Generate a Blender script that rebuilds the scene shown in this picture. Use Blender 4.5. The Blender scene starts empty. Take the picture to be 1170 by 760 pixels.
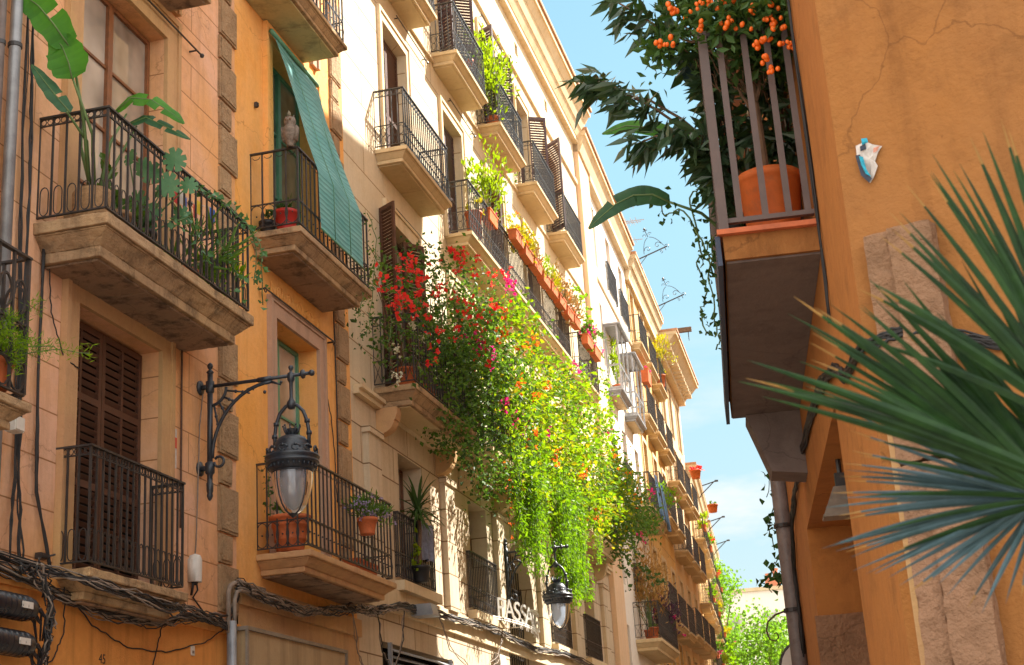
import bpy, math, random
import numpy as np
from mathutils import Vector, Matrix
R = math.radians
sc = bpy.context.scene
COL = sc.collection
rnd = random.Random(11)
nr = np.random.RandomState(5)

# ---------------------------------------------------------------- materials
def newmat(name):
    m = bpy.data.materials.new(name); m.use_nodes = True
    nt = m.node_tree
    b = nt.nodes['Principled BSDF']
    return m, nt, b
def N(nt, t, **k):
    n = nt.nodes.new(t)
    for a, v in k.items(): setattr(n, a, v)
    return n
def L(nt, a, b): nt.links.new(a, b)
def rgb(c): return (c[0], c[1], c[2], 1)
def mixc(nt, fac, a, b, mode='MIX'):
    n = N(nt, 'ShaderNodeMix', data_type='RGBA', blend_type=mode)
    n.clamp_result = False
    if isinstance(fac, (int, float)): n.inputs[0].default_value = fac
    else: L(nt, fac, n.inputs[0])
    for s, v in ((6, a), (7, b)):
        if isinstance(v, (tuple, list)): n.inputs[s].default_value = rgb(v)
        else: L(nt, v, n.inputs[s])
    return n.outputs[2]
def noise(nt, vec, scale, detail=5, rough=.6, sc3=None):
    if sc3:
        mp = N(nt, 'ShaderNodeMapping'); mp.inputs['Scale'].default_value = sc3
        L(nt, vec, mp.inputs[0]); vec = mp.outputs[0]
    n = N(nt, 'ShaderNodeTexNoise'); n.inputs['Scale'].default_value = scale
    n.inputs['Detail'].default_value = detail; n.inputs['Roughness'].default_value = rough
    L(nt, vec, n.inputs['Vector']); return n.outputs['Fac']
def ramp(nt, fac, p0, p1, v0=0., v1=1.):
    n = N(nt, 'ShaderNodeMapRange'); n.clamp = True
    n.inputs[1].default_value = p0; n.inputs[2].default_value = p1
    n.inputs[3].default_value = v0; n.inputs[4].default_value = v1
    L(nt, fac, n.inputs[0]); return n.outputs[0]
def stucco(name, c1, c2, c3, joint=None, jc=None, bump=.35, dist=.02, blot=0, rough=.9, streak=.35, grain=60, jm=.012, off=(0, 0)):
    """painted render: two tints in patches, rain streaks, scuffs, optional scored block joints"""
    m, nt, b = newmat(name)
    tc = N(nt, 'ShaderNodeTexCoord'); o = tc.outputs['Object']
    col = mixc(nt, ramp(nt, noise(nt, o, .55, 6, .62), .38, .62), c1, c2)
    col = mixc(nt, ramp(nt, noise(nt, o, 2.3, 7, .7), .55, .8, 0, .75), col, c3)
    st = ramp(nt, noise(nt, o, 1.6, 6, .65, (3.2, 3.2, .22)), .48, .78, 0, streak)
    col = mixc(nt, st, col, tuple(x * .45 for x in c3))
    fine = noise(nt, o, 14, 6, .7)
    col = mixc(nt, ramp(nt, fine, .35, .75, .18, 0), col, tuple(x * .4 for x in c1))
    sp = ramp(nt, noise(nt, o, 30, 3, .6), .66, .74, 0, .25)
    col = mixc(nt, sp, col, tuple(x * .35 for x in c3))
    bp = N(nt, 'ShaderNodeBump'); bp.inputs['Strength'].default_value = bump
    bp.inputs['Distance'].default_value = dist
    if blot:
        col = mixc(nt, ramp(nt, noise(nt, o, 3.1, 8, .72), .50, .62, 0, blot), col, tuple(x * .35 for x in c3))
        cr = N(nt, 'ShaderNodeTexVoronoi', feature='DISTANCE_TO_EDGE'); cr.inputs['Scale'].default_value = .55; cr.inputs['Randomness'].default_value = 1
        wv = N(nt, 'ShaderNodeVectorMath', operation='MULTIPLY_ADD'); nz = N(nt, 'ShaderNodeTexNoise'); nz.inputs['Scale'].default_value = 2.5; nz.inputs['Detail'].default_value = 6; L(nt, o, nz.inputs['Vector'])
        L(nt, nz.outputs['Color'], wv.inputs[0]); wv.inputs[1].default_value = (.45, .45, .45); L(nt, o, wv.inputs[2]); L(nt, wv.outputs[0], cr.inputs['Vector'])
        col = mixc(nt, ramp(nt, cr.outputs['Distance'], .0, .004, .42, 0), col, tuple(x * .3 for x in c3))
    h = N(nt, 'ShaderNodeMath', operation='ADD')
    L(nt, fine, h.inputs[0])
    g = N(nt, 'ShaderNodeMath', operation='MULTIPLY'); g.inputs[1].default_value = .5
    L(nt, noise(nt, o, grain, 3, .6), g.inputs[0]); L(nt, g.outputs[0], h.inputs[1])
    hh = h.outputs[0]
    if joint:
        sx = N(nt, 'ShaderNodeSeparateXYZ'); L(nt, o, sx.inputs[0])
        cb = N(nt, 'ShaderNodeCombineXYZ')
        ax = N(nt, 'ShaderNodeMath', operation='ADD'); L(nt, sx.outputs['Y'], ax.inputs[0]); L(nt, sx.outputs['X'], ax.inputs[1])
        ay = N(nt, 'ShaderNodeMath', operation='ADD'); ay.inputs[1].default_value = off[1]; L(nt, ax.outputs[0], ay.inputs[0]); ay.inputs[1].default_value = off[0]
        az = N(nt, 'ShaderNodeMath', operation='ADD'); az.inputs[1].default_value = off[1]; L(nt, sx.outputs['Z'], az.inputs[0])
        L(nt, ay.outputs[0], cb.inputs[0]); L(nt, az.outputs[0], cb.inputs[1])
        br = N(nt, 'ShaderNodeTexBrick'); L(nt, cb.outputs[0], br.inputs['Vector'])
        br.inputs['Scale'].default_value = 1
        br.inputs['Brick Width'].default_value = joint[0]; br.inputs['Row Height'].default_value = joint[1]
        br.inputs['Mortar Size'].default_value = jm; br.inputs['Mortar Smooth'].default_value = .3
        br.inputs['Color1'].default_value = (1, 1, 1, 1); br.inputs['Color2'].default_value = (.86, .86, .86, 1)
        col = mixc(nt, .55, col, mixc(nt, 1, col, br.outputs['Color'], 'MULTIPLY'))
        col = mixc(nt, br.outputs['Fac'], col, jc)
        s = N(nt, 'ShaderNodeMath', operation='MULTIPLY_ADD'); s.inputs[1].default_value = -2.5
        L(nt, br.outputs['Fac'], s.inputs[0]); L(nt, hh, s.inputs[2]); hh = s.outputs[0]
    L(nt, hh, bp.inputs['Height']); L(nt, bp.outputs[0], b.inputs['Normal'])
    L(nt, col, b.inputs['Base Color'])
    b.inputs['Roughness'].default_value = rough
    b.inputs['Specular IOR Level'].default_value = .25
    return m
def plain(name, c, rough=.6, var=.25, sc_=6, metal=0, spec=.4, bump=.15, dark=None):
    m, nt, b = newmat(name)
    tc = N(nt, 'ShaderNodeTexCoord'); o = tc.outputs['Object']
    f = noise(nt, o, sc_, 6, .65)
    col = mixc(nt, ramp(nt, f, .3, .7), tuple(x * (1 - var) for x in c), tuple(min(1, x * (1 + var)) for x in c))
    if dark:
        col = mixc(nt, ramp(nt, noise(nt, o, sc_ * 2.3, 6, .7), .52, .72, 0, .8), col, dark)
    L(nt, col, b.inputs['Base Color'])
    rr = ramp(nt, f, .2, .8, max(0, rough - .12), min(1, rough + .12)); L(nt, rr, b.inputs['Roughness'])
    b.inputs['Metallic'].default_value = metal; b.inputs['Specular IOR Level'].default_value = spec
    if bump:
        bp = N(nt, 'ShaderNodeBump'); bp.inputs['Strength'].default_value = bump; bp.inputs['Distance'].default_value = .01
        L(nt, noise(nt, o, sc_ * 8, 4, .6), bp.inputs['Height']); L(nt, bp.outputs[0], b.inputs['Normal'])
    return m
def leafmat(name, c1, c2, trans=.35, rough=.5, sc_=3, tc1=None, spec=.22, glossblue=None):
    m, nt, b = newmat(name)
    tc = N(nt, 'ShaderNodeTexCoord'); o = tc.outputs['Object']
    f = noise(nt, o, sc_, 4, .7)
    geo = N(nt, 'ShaderNodeNewGeometry')
    col = mixc(nt, ramp(nt, f, .35, .65), c1, c2)
    col = mixc(nt, ramp(nt, geo.outputs['Random Per Island'], 0, 1, 0, .5), col, tuple(x * .55 for x in c1))
    L(nt, col, b.inputs['Base Color']); b.inputs['Roughness'].default_value = rough
    b.inputs['Specular IOR Level'].default_value = spec
    if trans > 0:
        tr = N(nt, 'ShaderNodeBsdfTranslucent')
        L(nt, mixc(nt, 1, col, tc1 or (1.5, 1.6, .6), 'MULTIPLY'), tr.inputs[0])
        mx = N(nt, 'ShaderNodeMixShader'); mx.inputs[0].default_value = trans
        L(nt, b.outputs[0], mx.inputs[1]); L(nt, tr.outputs[0], mx.inputs[2])
        L(nt, mx.outputs[0], nt.nodes['Material Output'].inputs[0])
    return m
M = {}
M['peach'] = stucco('peach_render', (.80, .415, .175), (.82, .485, .32), (.73, .34, .13), (3.3, .46), (.36, .17, .07), bump=.45, streak=.4, blot=.13, jm=.008, off=(.3, .12))
M['peach_base'] = stucco('orange_base_render', (.78, .34, .085), (.72, .30, .075), (.52, .20, .06), bump=.3, streak=.55)
M['amber'] = stucco('amber_render', (.86, .40, .09), (.87, .46, .17), (.76, .29, .05), bump=.4, streak=.22, blot=.10)
M['cream'] = stucco('cream_ashlar_render', (.74, .62, .44), (.70, .57, .38), (.62, .47, .28), (4.2, .62), (.30, .19, .09), bump=.3, jm=.011, streak=.25, off=(.2, .1))
M['cream_low'] = stucco('cream_stone_base', (.66, .53, .37), (.60, .47, .32), (.48, .35, .22), (1.5, .56), (.20, .12, .06), bump=.45, jm=.012, streak=.45)
M['stone'] = stucco('sandstone_surround', (.58, .36, .16), (.54, .31, .16), (.42, .23, .12), bump=.5, streak=.4, grain=40)
M['stone_pink'] = stucco('pink_stone', (.52, .33, .23), (.48, .30, .20), (.38, .24, .17), bump=.5, streak=.4, grain=45)
M['creamtrim'] = stucco('cream_trim', (.72, .58, .38), (.66, .50, .30), (.50, .36, .2), bump=.3, streak=.35)
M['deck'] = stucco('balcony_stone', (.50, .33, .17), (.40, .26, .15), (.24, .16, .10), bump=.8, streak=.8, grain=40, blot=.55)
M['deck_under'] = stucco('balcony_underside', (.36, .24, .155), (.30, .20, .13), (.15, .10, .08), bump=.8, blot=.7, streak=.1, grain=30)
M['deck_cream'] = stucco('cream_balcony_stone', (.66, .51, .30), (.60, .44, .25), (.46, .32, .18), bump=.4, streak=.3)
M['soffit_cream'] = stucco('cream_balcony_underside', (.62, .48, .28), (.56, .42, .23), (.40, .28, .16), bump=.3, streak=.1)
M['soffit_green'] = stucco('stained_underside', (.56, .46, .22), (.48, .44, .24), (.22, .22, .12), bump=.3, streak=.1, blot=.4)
M['quoin'] = stucco('rough_quoin_stone', (.50, .33, .18), (.42, .27, .15), (.28, .17, .10), bump=1.0, dist=.05, streak=.3, grain=22, blot=.25)
M['white'] = stucco('white_render', (.86, .80, .72), (.84, .76, .66), (.74, .62, .50), bump=.2, streak=.2)
M['salmon'] = stucco('salmon_render', (.78, .55, .36), (.76, .51, .31), (.66, .43, .26), bump=.2, streak=.25)
M['yellow'] = stucco('yellow_render', (.76, .50, .20), (.74, .46, .18), (.60, .36, .14), (1.8, .6), (.36, .22, .1), bump=.2, jm=.014, streak=.3)
M['tan'] = stucco('tan_render', (.70, .50, .30), (.66, .46, .26), (.52, .36, .2), bump=.2, streak=.35)
M['rightwall'] = stucco('orange_right_wall', (.36, .145, .036), (.345, .15, .048), (.28, .10, .027), bump=.6, streak=.55, grain=34, blot=.22)
M['rightwall2'] = stucco('yellow_jamb_wall', (.46, .19, .048), (.43, .17, .045), (.30, .12, .035), bump=.4, streak=.2, blot=.2)
M['roughpink'] = stucco('rough_pink_stone', (.42, .235, .14), (.38, .215, .12), (.28, .155, .085), bump=1.0, dist=.06, streak=.25, grain=26, blot=.3)
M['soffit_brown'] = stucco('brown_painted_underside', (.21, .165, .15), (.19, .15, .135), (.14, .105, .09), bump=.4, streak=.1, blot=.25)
M['redbrick'] = stucco('red_brick', (.52, .18, .10), (.46, .16, .09), (.36, .12, .08), (.26, .08), (.40, .28, .2), bump=.4, jm=.006)
M['roof'] = plain('clay_roof_tiles', (.42, .22, .12), .8, .4, 3)
M['iron'] = plain('painted_iron', (.030, .027, .027), .45, .35, 9, 0, .5, .2, dark=(.06, .035, .022))
M['iron_rust'] = plain('rusty_iron', (.11, .06, .04), .75, .4, 12, 0, .3, .3)
M['iron_grey'] = plain('grey_brown_flat_iron', (.12, .085, .075), .5, .2, 6, 0, .4, .1)
M['lampmetal'] = plain('slate_lamp_iron', (.020, .027, .038), .38, .4, 7, 0, .55, .25, dark=(.05, .05, .05))
M['shutter'] = plain('dark_brown_shutter', (.085, .035, .020), .55, .3, 7, 0, .4, .2)
M['shutter_purple'] = plain('purple_brown_shutter', (.085, .052, .058), .6, .25, 7)
M['shutter_worn'] = plain('worn_brown_wood', (.16, .075, .04), .65, .35, 9)
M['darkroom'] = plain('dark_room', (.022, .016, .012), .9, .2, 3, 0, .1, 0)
M['wood'] = plain('varnished_window_wood', (.20, .075, .028), .45, .3, 9)
M['greenframe'] = plain('green_window_frame', (.10, .26, .16), .5, .2, 8)
M['terracotta'] = plain('terracotta', (.50, .13, .045), .7, .2, 9, 0, .3, .1, dark=(.30, .09, .04))
M['terrabright'] = plain('orange_plastic_pot', (.60, .14, .03), .6, .2, 5, 0, .3, .15, dark=(.40, .13, .05))
M['tileorange'] = plain('orange_tile_edge', (.55, .15, .06), .7, .2, 9)
M['redpot'] = plain('red_pot', (.45, .03, .025), .35, .15, 6)
M['blackpot'] = plain('black_pot', (.02, .02, .022), .5, .2, 6)
M['cable'] = plain('black_cable', (.022, .020, .020), .6, .4, 12, 0, .4, 0)
M['cable_grey'] = plain('grey_dusty_cable', (.24, .19, .15), .7, .3, 9, 0, .3, 0)
M['blackbox'] = plain('black_plastic_box', (.012, .014, .02), .3, .3, 5, 0, .6, .1)
M['boxwhite'] = plain('white_plastic', (.62, .58, .52), .5, .12, 8)
M['galv'] = plain('galvanised_pipe', (.30, .31, .33), .45, .25, 5, .4, .5, .1)
M['downpipe'] = plain('grey_painted_pipe', (.16, .13, .12), .5, .25, 7, 0, .4, .15, dark=(.10, .07, .055))
M['panel'] = stucco('weathered_beige_panel', (.50, .36, .2), (.44, .31, .17), (.3, .2, .11), bump=.2, streak=.6)
M['panelframe'] = plain('dull_metal_frame', (.22, .18, .14), .5, .3, 6)
M['burlap'] = plain('woven_basket', (.34, .20, .10), .9, .35, 30, 0, .2, .6)
M['bark'] = plain('bark', (.15, .095, .06), .9, .4, 14, 0, .2, .6)
M['twig'] = plain('dry_twig', (.16, .09, .05), .85, .3, 14)
M['stemgreen'] = plain('green_stem', (.10, .16, .05), .6, .3, 9)
M['asphalt'] = plain('street_paving_slabs', (.36, .31, .25), .85, .3, 2)
M['pave'] = plain('stone_paving', (.40, .34, .27), .85, .2, 2)
M['ground'] = plain('earth_ground', (.20, .18, .15), .9, .2, .5)
M['cloth_blue'] = plain('blue_towel', (.16, .30, .55), .9, .2, 6)
M['cloth_grey'] = plain('grey_blue_cloth', (.16, .18, .26), .9, .4, 12)
M['red'] = plain('red_paint', (.60, .04, .03), .6, .1, 6)
M['blue'] = plain('blue_flag', (.03, .12, .45), .7, .1, 6)
M['yellowc'] = plain('yellow_flag', (.75, .52, .03), .7, .1, 6)
M['paper'] = plain('weathered_paper', (.55, .50, .46), .8, .25, 20)
M['teal'] = plain('teal_ink_paper', (.02, .32, .45), .7, .25, 20)
M['navy'] = plain('navy_ink_paper', (.035, .045, .07), .7, .25, 20)
M['pinkp'] = plain('salmon_ink_paper', (.55, .25, .18), .7, .25, 20)
M['signwhite'] = plain('white_sign_letters', (.70, .66, .60), .55, .12, 12)
M['owl'] = plain('grey_resin_owl', (.20, .155, .12), .7, .5, 26, 0, .3, .8)
M['bluefascia'] = plain('dark_slate_fascia', (.045, .06, .10), .6, .25, 8)
M['fruit'] = plain('kumquat_skin', (.82, .15, .010), .4, .15, 8, 0, .5, .1)
M['petal_red'] = leafmat('red_bracts', (.75, .03, .05), (.80, .10, .04), .45, .6, 6, (1.3, .8, .8))
M['petal_pink'] = leafmat('magenta_bracts', (.60, .02, .20), (.70, .06, .28), .45, .6, 6, (1.3, .8, 1))
M['petal_orange'] = leafmat('orange_petals', (.85, .16, .02), (.85, .26, .03), .45, .6, 6, (1.3, 1, .8))
M['petal_white'] = leafmat('white_petals', (.62, .60, .42), (.66, .62, .5), .3, .6, 6, (1, 1, .9))
M['petal_lilac'] = leafmat('lilac_petals', (.42, .33, .55), (.5, .42, .6), .3, .6, 6, (1, 1, 1))
M['leaf_dark'] = leafmat('dark_leaf', (.045, .095, .026), (.07, .13, .03), .3)
M['leaf_mid'] = leafmat('mid_leaf', (.075, .16, .028), (.13, .22, .035), .4)
M['leaf_lime'] = leafmat('lime_leaf', (.19, .29, .014), (.30, .37, .02), .5, tc1=(1.35, 1.45, .35), spec=.15)
M['leaf_yellow'] = leafmat('yellow_green_leaf', (.36, .36, .02), (.46, .40, .03), .45, tc1=(1.3, 1.2, .4), spec=.15)
M['leaf_fern'] = leafmat('fern_leaf', (.13, .27, .014), (.25, .37, .02), .5, tc1=(1.3, 1.45, .35), spec=.15)
M['leaf_rust'] = leafmat('rusty_succulent_leaf', (.36, .17, .08), (.30, .26, .08), .25, tc1=(1.2, 1.1, .8))
M['leaf_dry'] = leafmat('dry_straw_leaf', (.44, .26, .08), (.36, .20, .06), .3, tc1=(1.2, 1.1, .8))
M['leaf_purple'] = leafmat('purple_leaf', (.10, .05, .09), (.07, .03, .05), .2, tc1=(1, .8, 1))
M['leaf_rubber'] = leafmat('long_leathery_leaf', (.035, .080, .040), (.08, .13, .055), .2, .33, 5, (1.4, 1.8, .5), .6)
M['leaf_banana'] = leafmat('banana_leaf', (.06, .22, .03), (.09, .28, .03), .45, .4, 2, (1.4, 1.8, .4))
M['leaf_bananadark'] = leafmat('dark_banana_leaf', (.03, .095, .045), (.05, .13, .05), .2, .42, 3, (1.2, 1.7, .5))
M['leaf_monstera'] = leafmat('monstera_leaf', (.08, .20, .09), (.15, .30, .14), .3, .32, 4)
M['leaf_kumquat'] = leafmat('kumquat_leaf', (.05, .12, .03), (.09, .17, .045), .25, .4, 6)
M['leaf_palm'] = leafmat('palm_leaf', (.012, .040, .012), (.032, .090, .020), .16, .5, 9, (1.2, 1.6, .4), .25)
M['leaf_palmblue'] = leafmat('glaucous_palm_leaf', (.05, .095, .10), (.10, .165, .195), .12, .45, 9, (1, 1.2, 1))
M['leaf_tree'] = leafmat('street_tree_leaf', (.12, .26, .035), (.22, .36, .05), .5, tc1=(1.4, 1.5, .5))
M['leaf_ivy'] = leafmat('ivy_leaf', (.04, .10, .025), (.06, .13, .03), .25)

def mkpane():
    m, nt, b = newmat('window_pane')
    tc = N(nt, 'ShaderNodeTexCoord')
    f = noise(nt, tc.outputs['Object'], 1.1, 3, .5)
    L(nt, mixc(nt, ramp(nt, f, .35, .65), (.16, .13, .10), (.52, .44, .36)), b.inputs['Base Color'])  # pale and dark patches imitate reflections, painted into the base colour
    b.inputs['Roughness'].default_value = .06; b.inputs['Specular IOR Level'].default_value = .9
    b.inputs['Coat Weight'].default_value = .6; b.inputs['Coat Roughness'].default_value = .03
    return m
M['pane'] = mkpane()
def mkglass():
    m, nt, b = newmat('lamp_glass')
    b.inputs['Base Color'].default_value = (.93, .94, .95, 1); b.inputs['Roughness'].default_value = .08
    g = N(nt, 'ShaderNodeBsdfTransparent'); g.inputs[0].default_value = (.95, .95, .96, 1)
    gl = N(nt, 'ShaderNodeBsdfGlossy'); gl.inputs['Roughness'].default_value = .06; gl.inputs[0].default_value = (.9, .9, .92, 1)
    df = N(nt, 'ShaderNodeBsdfTranslucent'); df.inputs[0].default_value = (.72, .82, .95, 1)
    m1 = N(nt, 'ShaderNodeMixShader'); m1.inputs[0].default_value = .30; L(nt, g.outputs[0], m1.inputs[1]); L(nt, df.outputs[0], m1.inputs[2])
    fr = N(nt, 'ShaderNodeFresnel'); fr.inputs[0].default_value = 1.5
    m2 = N(nt, 'ShaderNodeMixShader'); L(nt, fr.outputs[0], m2.inputs[0]); L(nt, m1.outputs[0], m2.inputs[1]); L(nt, gl.outputs[0], m2.inputs[2])
    L(nt, m2.outputs[0], nt.nodes['Material Output'].inputs[0]); return m
M['glass'] = mkglass()
def mkblind():
    m, nt, b = newmat('green_slat_blind')
    tc = N(nt, 'ShaderNodeTexCoord'); o = tc.outputs['UV']
    w = N(nt, 'ShaderNodeTexWave', wave_type='BANDS', bands_direction='Y'); w.inputs['Scale'].default_value = 14
    w.inputs['Distortion'].default_value = .4; L(nt, o, w.inputs['Vector'])
    f = noise(nt, o, 2.2, 4, .6, (1, 6, 1))
    col = mixc(nt, ramp(nt, f, .35, .7), (.13, .43, .42), (.27, .60, .59))
    col = mixc(nt, ramp(nt, w.outputs[0], .0, .35, .75, 0), col, (.06, .24, .22))
    L(nt, col, b.inputs['Base Color']); b.inputs['Roughness'].default_value = .6
    bp = N(nt, 'ShaderNodeBump'); bp.inputs['Strength'].default_value = .5; bp.inputs['Distance'].default_value = .01
    L(nt, w.outputs[0], bp.inputs['Height']); L(nt, bp.outputs[0], b.inputs['Normal'])
    tr = N(nt, 'ShaderNodeBsdfTranslucent'); L(nt, col, tr.inputs[0])
    mx = N(nt, 'ShaderNodeMixShader'); mx.inputs[0].default_value = .35
    L(nt, b.outputs[0], mx.inputs[1]); L(nt, tr.outputs[0], mx.inputs[2])
    L(nt, mx.outputs[0], nt.nodes['Material Output'].inputs[0]); return m
M['blind'] = mkblind()

# ---------------------------------------------------------------- mesh builder
class MB:
    def __init__(s): s.v = []; s.f = []; s.m = []; s.mi = 0; s.uv = None
    def add(s, vs, fs):
        o = len(s.v); s.v.extend([tuple(map(float, p)) for p in vs])
        for f in fs: s.f.append(tuple(i + o for i in f)); s.m.append(s.mi)
    def quad(s, a, b, c, d): s.add([a, b, c, d], [(0, 1, 2, 3)])
    def box(s, x0, x1, y0, y1, z0, z1, top=None):
        """top=(dx0,dx1,dy0,dy1): shifts of the bottom rim (for mouldings)"""
        t = top or (0, 0, 0, 0)
        vs = [(x0 + t[0], y0 + t[2], z0), (x1 + t[1], y0 + t[2], z0), (x1 + t[1], y1 + t[3], z0), (x0 + t[0], y1 + t[3], z0),
              (x0, y0, z1), (x1, y0, z1), (x1, y1, z1), (x0, y1, z1)]
        s.add(vs, [(3, 2, 1, 0), (4, 5, 6, 7), (0, 1, 5, 4), (1, 2, 6, 5), (2, 3, 7, 6), (3, 0, 4, 7)])
    def obox(s, c, ax, ay, az):
        c = Vector(c); ax = Vector(ax); ay = Vector(ay); az = Vector(az)
        vs = [c + i * ax + j * ay + k * az for k in (-1, 1) for i, j in ((-1, -1), (1, -1), (1, 1), (-1, 1))]
        s.add(vs, [(3, 2, 1, 0), (4, 5, 6, 7), (0, 1, 5, 4), (1, 2, 6, 5), (2, 3, 7, 6), (3, 0, 4, 7)])
    def tube(s, pts, r, n=6, caps=True, closed=False):
        pts = [Vector(p) for p in pts]; k = len(pts)
        if k < 2: return
        rs = r if isinstance(r, (list, tuple)) else [r] * k
        ref = None; rings = []
        for i in range(k):
            a = pts[(i - 1) % k] if (closed or i > 0) else pts[i]
            b = pts[(i + 1) % k] if (closed or i < k - 1) else pts[i]
            d = (b - a)
            if d.length < 1e-9: d = Vector((0, 0, 1))
            d.normalize()
            if ref is None:
                ref = Vector((0, 0, 1)) if abs(d.z) < .9 else Vector((1, 0, 0))
            u = (ref - d * ref.dot(d))
            if u.length < 1e-4:
                ref = Vector((0, 1, 0)); u = ref - d * ref.dot(d)
            u.normalize(); w = d.cross(u); ref = u
            rings.append([pts[i] + (u * math.cos(2 * math.pi * (j + .5) / n) + w * math.sin(2 * math.pi * (j + .5) / n)) * rs[i] for j in range(n)])
        vs = [p for rg in rings for p in rg]; fs = []
        for i in range(k if closed else k - 1):
            a = i * n; b = ((i + 1) % k) * n
            for j in range(n): fs.append((a + j, a + (j + 1) % n, b + (j + 1) % n, b + j))
        if caps and not closed: fs.append(tuple(range(n - 1, -1, -1))); fs.append(tuple((k - 1) * n + j for j in range(n)))
        s.add(vs, fs)
    def lathe(s, prof, c=(0, 0, 0), n=16, a0=0, a1=2 * math.pi):
        full = abs(a1 - a0 - 2 * math.pi) < 1e-6; cnt = n if full else n + 1
        vs = []
        for (r, z) in prof:
            for j in range(cnt):
                a = a0 + (a1 - a0) * j / n
                vs.append((c[0] + r * math.cos(a), c[1] + r * math.sin(a), c[2] + z))
        fs = []
        for i in range(len(prof) - 1):
            for j in range(n):
                j2 = (j + 1) % cnt
                fs.append((i * cnt + j, i * cnt + j2, (i + 1) * cnt + j2, (i + 1) * cnt + j))
        s.add(vs, fs)
    def prism(s, poly, h0, h1, axes=((1, 0, 0), (0, 1, 0), (0, 0, 1)), org=(0, 0, 0)):
        A, B, Cx = map(Vector, axes); O = Vector(org); n = len(poly)
        vs = [O + A * p[0] + B * p[1] + Cx * h for h in (h0, h1) for p in poly]
        s.add(vs, [tuple(range(n - 1, -1, -1)), tuple(range(n, 2 * n))] + [(i, (i + 1) % n, n + (i + 1) % n, n + i) for i in range(n)])
    def ball(s, c, r, n=8, sz=1):
        pr = [(r * math.sin(math.pi * i / (n // 2 + 1)), -r * sz * math.cos(math.pi * i / (n // 2 + 1))) for i in range(n // 2 + 2)]
        s.lathe([(max(a, 1e-4), b) for a, b in pr], c, n)
    def mesh(s, name, mats, smooth=False):
        me = bpy.data.meshes.new(name); me.from_pydata(s.v, [], s.f)
        for mt in (mats if isinstance(mats, (list, tuple)) else [mats]): me.materials.append(mt)
        if len(me.materials) > 1: me.polygons.foreach_set('material_index', s.m)
        if smooth: me.polygons.foreach_set('use_smooth', [True] * len(me.polygons))
        if s.uv:
            ul = me.uv_layers.new(name='UVMap'); ul.data.foreach_set('uv', s.uv)
        me.update(); return me
def mt(m): return [M[x] if isinstance(x, str) else x for x in (m if isinstance(m, (list, tuple)) else [m])]
def part(name, mb, mat, parent=None, smooth=False, label=None, loc=None, rotz=None):
    o = bpy.data.objects.new(name, mb.mesh(name, mt(mat), smooth) if isinstance(mb, MB) else mb)
    COL.objects.link(o); o.parent = parent
    if loc: o.location = loc
    if rotz is not None: o.rotation_euler = (0, 0, rotz)
    if label: o['label'] = label
    return o
def thing(name, label, cat, loc=(0, 0, 0), rotz=0, group=None):
    o = bpy.data.objects.new(name, None); COL.objects.link(o)
    o.empty_display_size = .2; o.location = loc; o.rotation_euler = (0, 0, rotz)
    o['label'] = label; o['category'] = cat
    if group: o['group'] = group
    return o
def tag(o, label, cat, group=None):
    o['label'] = label; o['category'] = cat
    if group: o['group'] = group
    return o
def struct(name, mb, mat, kind='structure'):
    o = part(name, mb, mat); o['kind'] = kind; return o
def kids(o): return [c for c in bpy.data.objects if c.parent == o]
def copytree(o, parent=None, loc=None, rotz=None, label=None, group=None, ks=None):
    c = o.copy(); COL.objects.link(c); c.parent = parent
    if loc is not None: c.location = loc
    if rotz is not None: c.rotation_euler = (0, 0, rotz)
    if label: c['label'] = label
    if group: c['group'] = group
    for k in kids(o): copytree(k, c)
    return c
PI = math.pi

# ---------------------------------------------------------------- leaf helpers
def unit(v):
    return v / (np.linalg.norm(v, axis=-1, keepdims=True) + 1e-9)
def leaves(mb, P, size, asp=.5, dirs=None, jit=1., fold=.25, sj=.35, droop=0):
    """one folded six-point leaf per point; dirs: preferred growing direction"""
    P = np.asarray(P, float); n = len(P)
    if n == 0: return
    d = nr.normal(size=(n, 3)) * jit
    if dirs is not None: d = d + np.asarray(dirs)
    d = unit(d); d[:, 2] -= droop; d = unit(d)
    u = unit(np.cross(d, unit(nr.normal(size=(n, 3)))))
    w = np.cross(d, u)
    s = size * (1 + sj * (nr.rand(n) * 2 - 1)); s = s[:, None]
    a = P; e = P + d * s; m1 = P + d * s * .5
    l = m1 + u * s * asp * .5 + w * s * fold * asp; r = m1 - u * s * asp * .5 + w * s * fold * asp
    V = np.stack([a, l, e, r], 1).reshape(-1, 3)
    o = len(mb.v); mb.v.extend(map(tuple, V.tolist()))
    for i in range(n):
        b = o + 4 * i
        mb.f.append((b, b + 1, b + 2)); mb.f.append((b, b + 2, b + 3)); mb.m += [mb.mi, mb.mi]
def inpoly(p, poly):
    x, y = p; c = False; j = len(poly) - 1
    for i in range(len(poly)):
        xi, yi = poly[i]; xj, yj = poly[j]
        if (yi > y) != (yj > y) and x < (xj - xi) * (y - yi) / (yj - yi) + xi: c = not c
        j = i
    return c
def cloud(poly, n, x0, x1, clump=.25, ncl=60, seed=1):
    """clumped points in a y,z polygon, spread over depth x0..x1"""
    rs = np.random.RandomState(seed)
    ys = [p[0] for p in poly]; zs = [p[1] for p in poly]
    cs = []
    while len(cs) < ncl:
        p = (rs.uniform(min(ys), max(ys)), rs.uniform(min(zs), max(zs)))
        if inpoly(p, poly): cs.append((rs.uniform(x0, x1), p[0], p[1]))
    cs = np.array(cs); k = rs.randint(0, ncl, n)
    sc3 = np.array([clump * .7, clump * 1.5, clump])
    return cs[k] + rs.normal(size=(n, 3)) * sc3, cs
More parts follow.
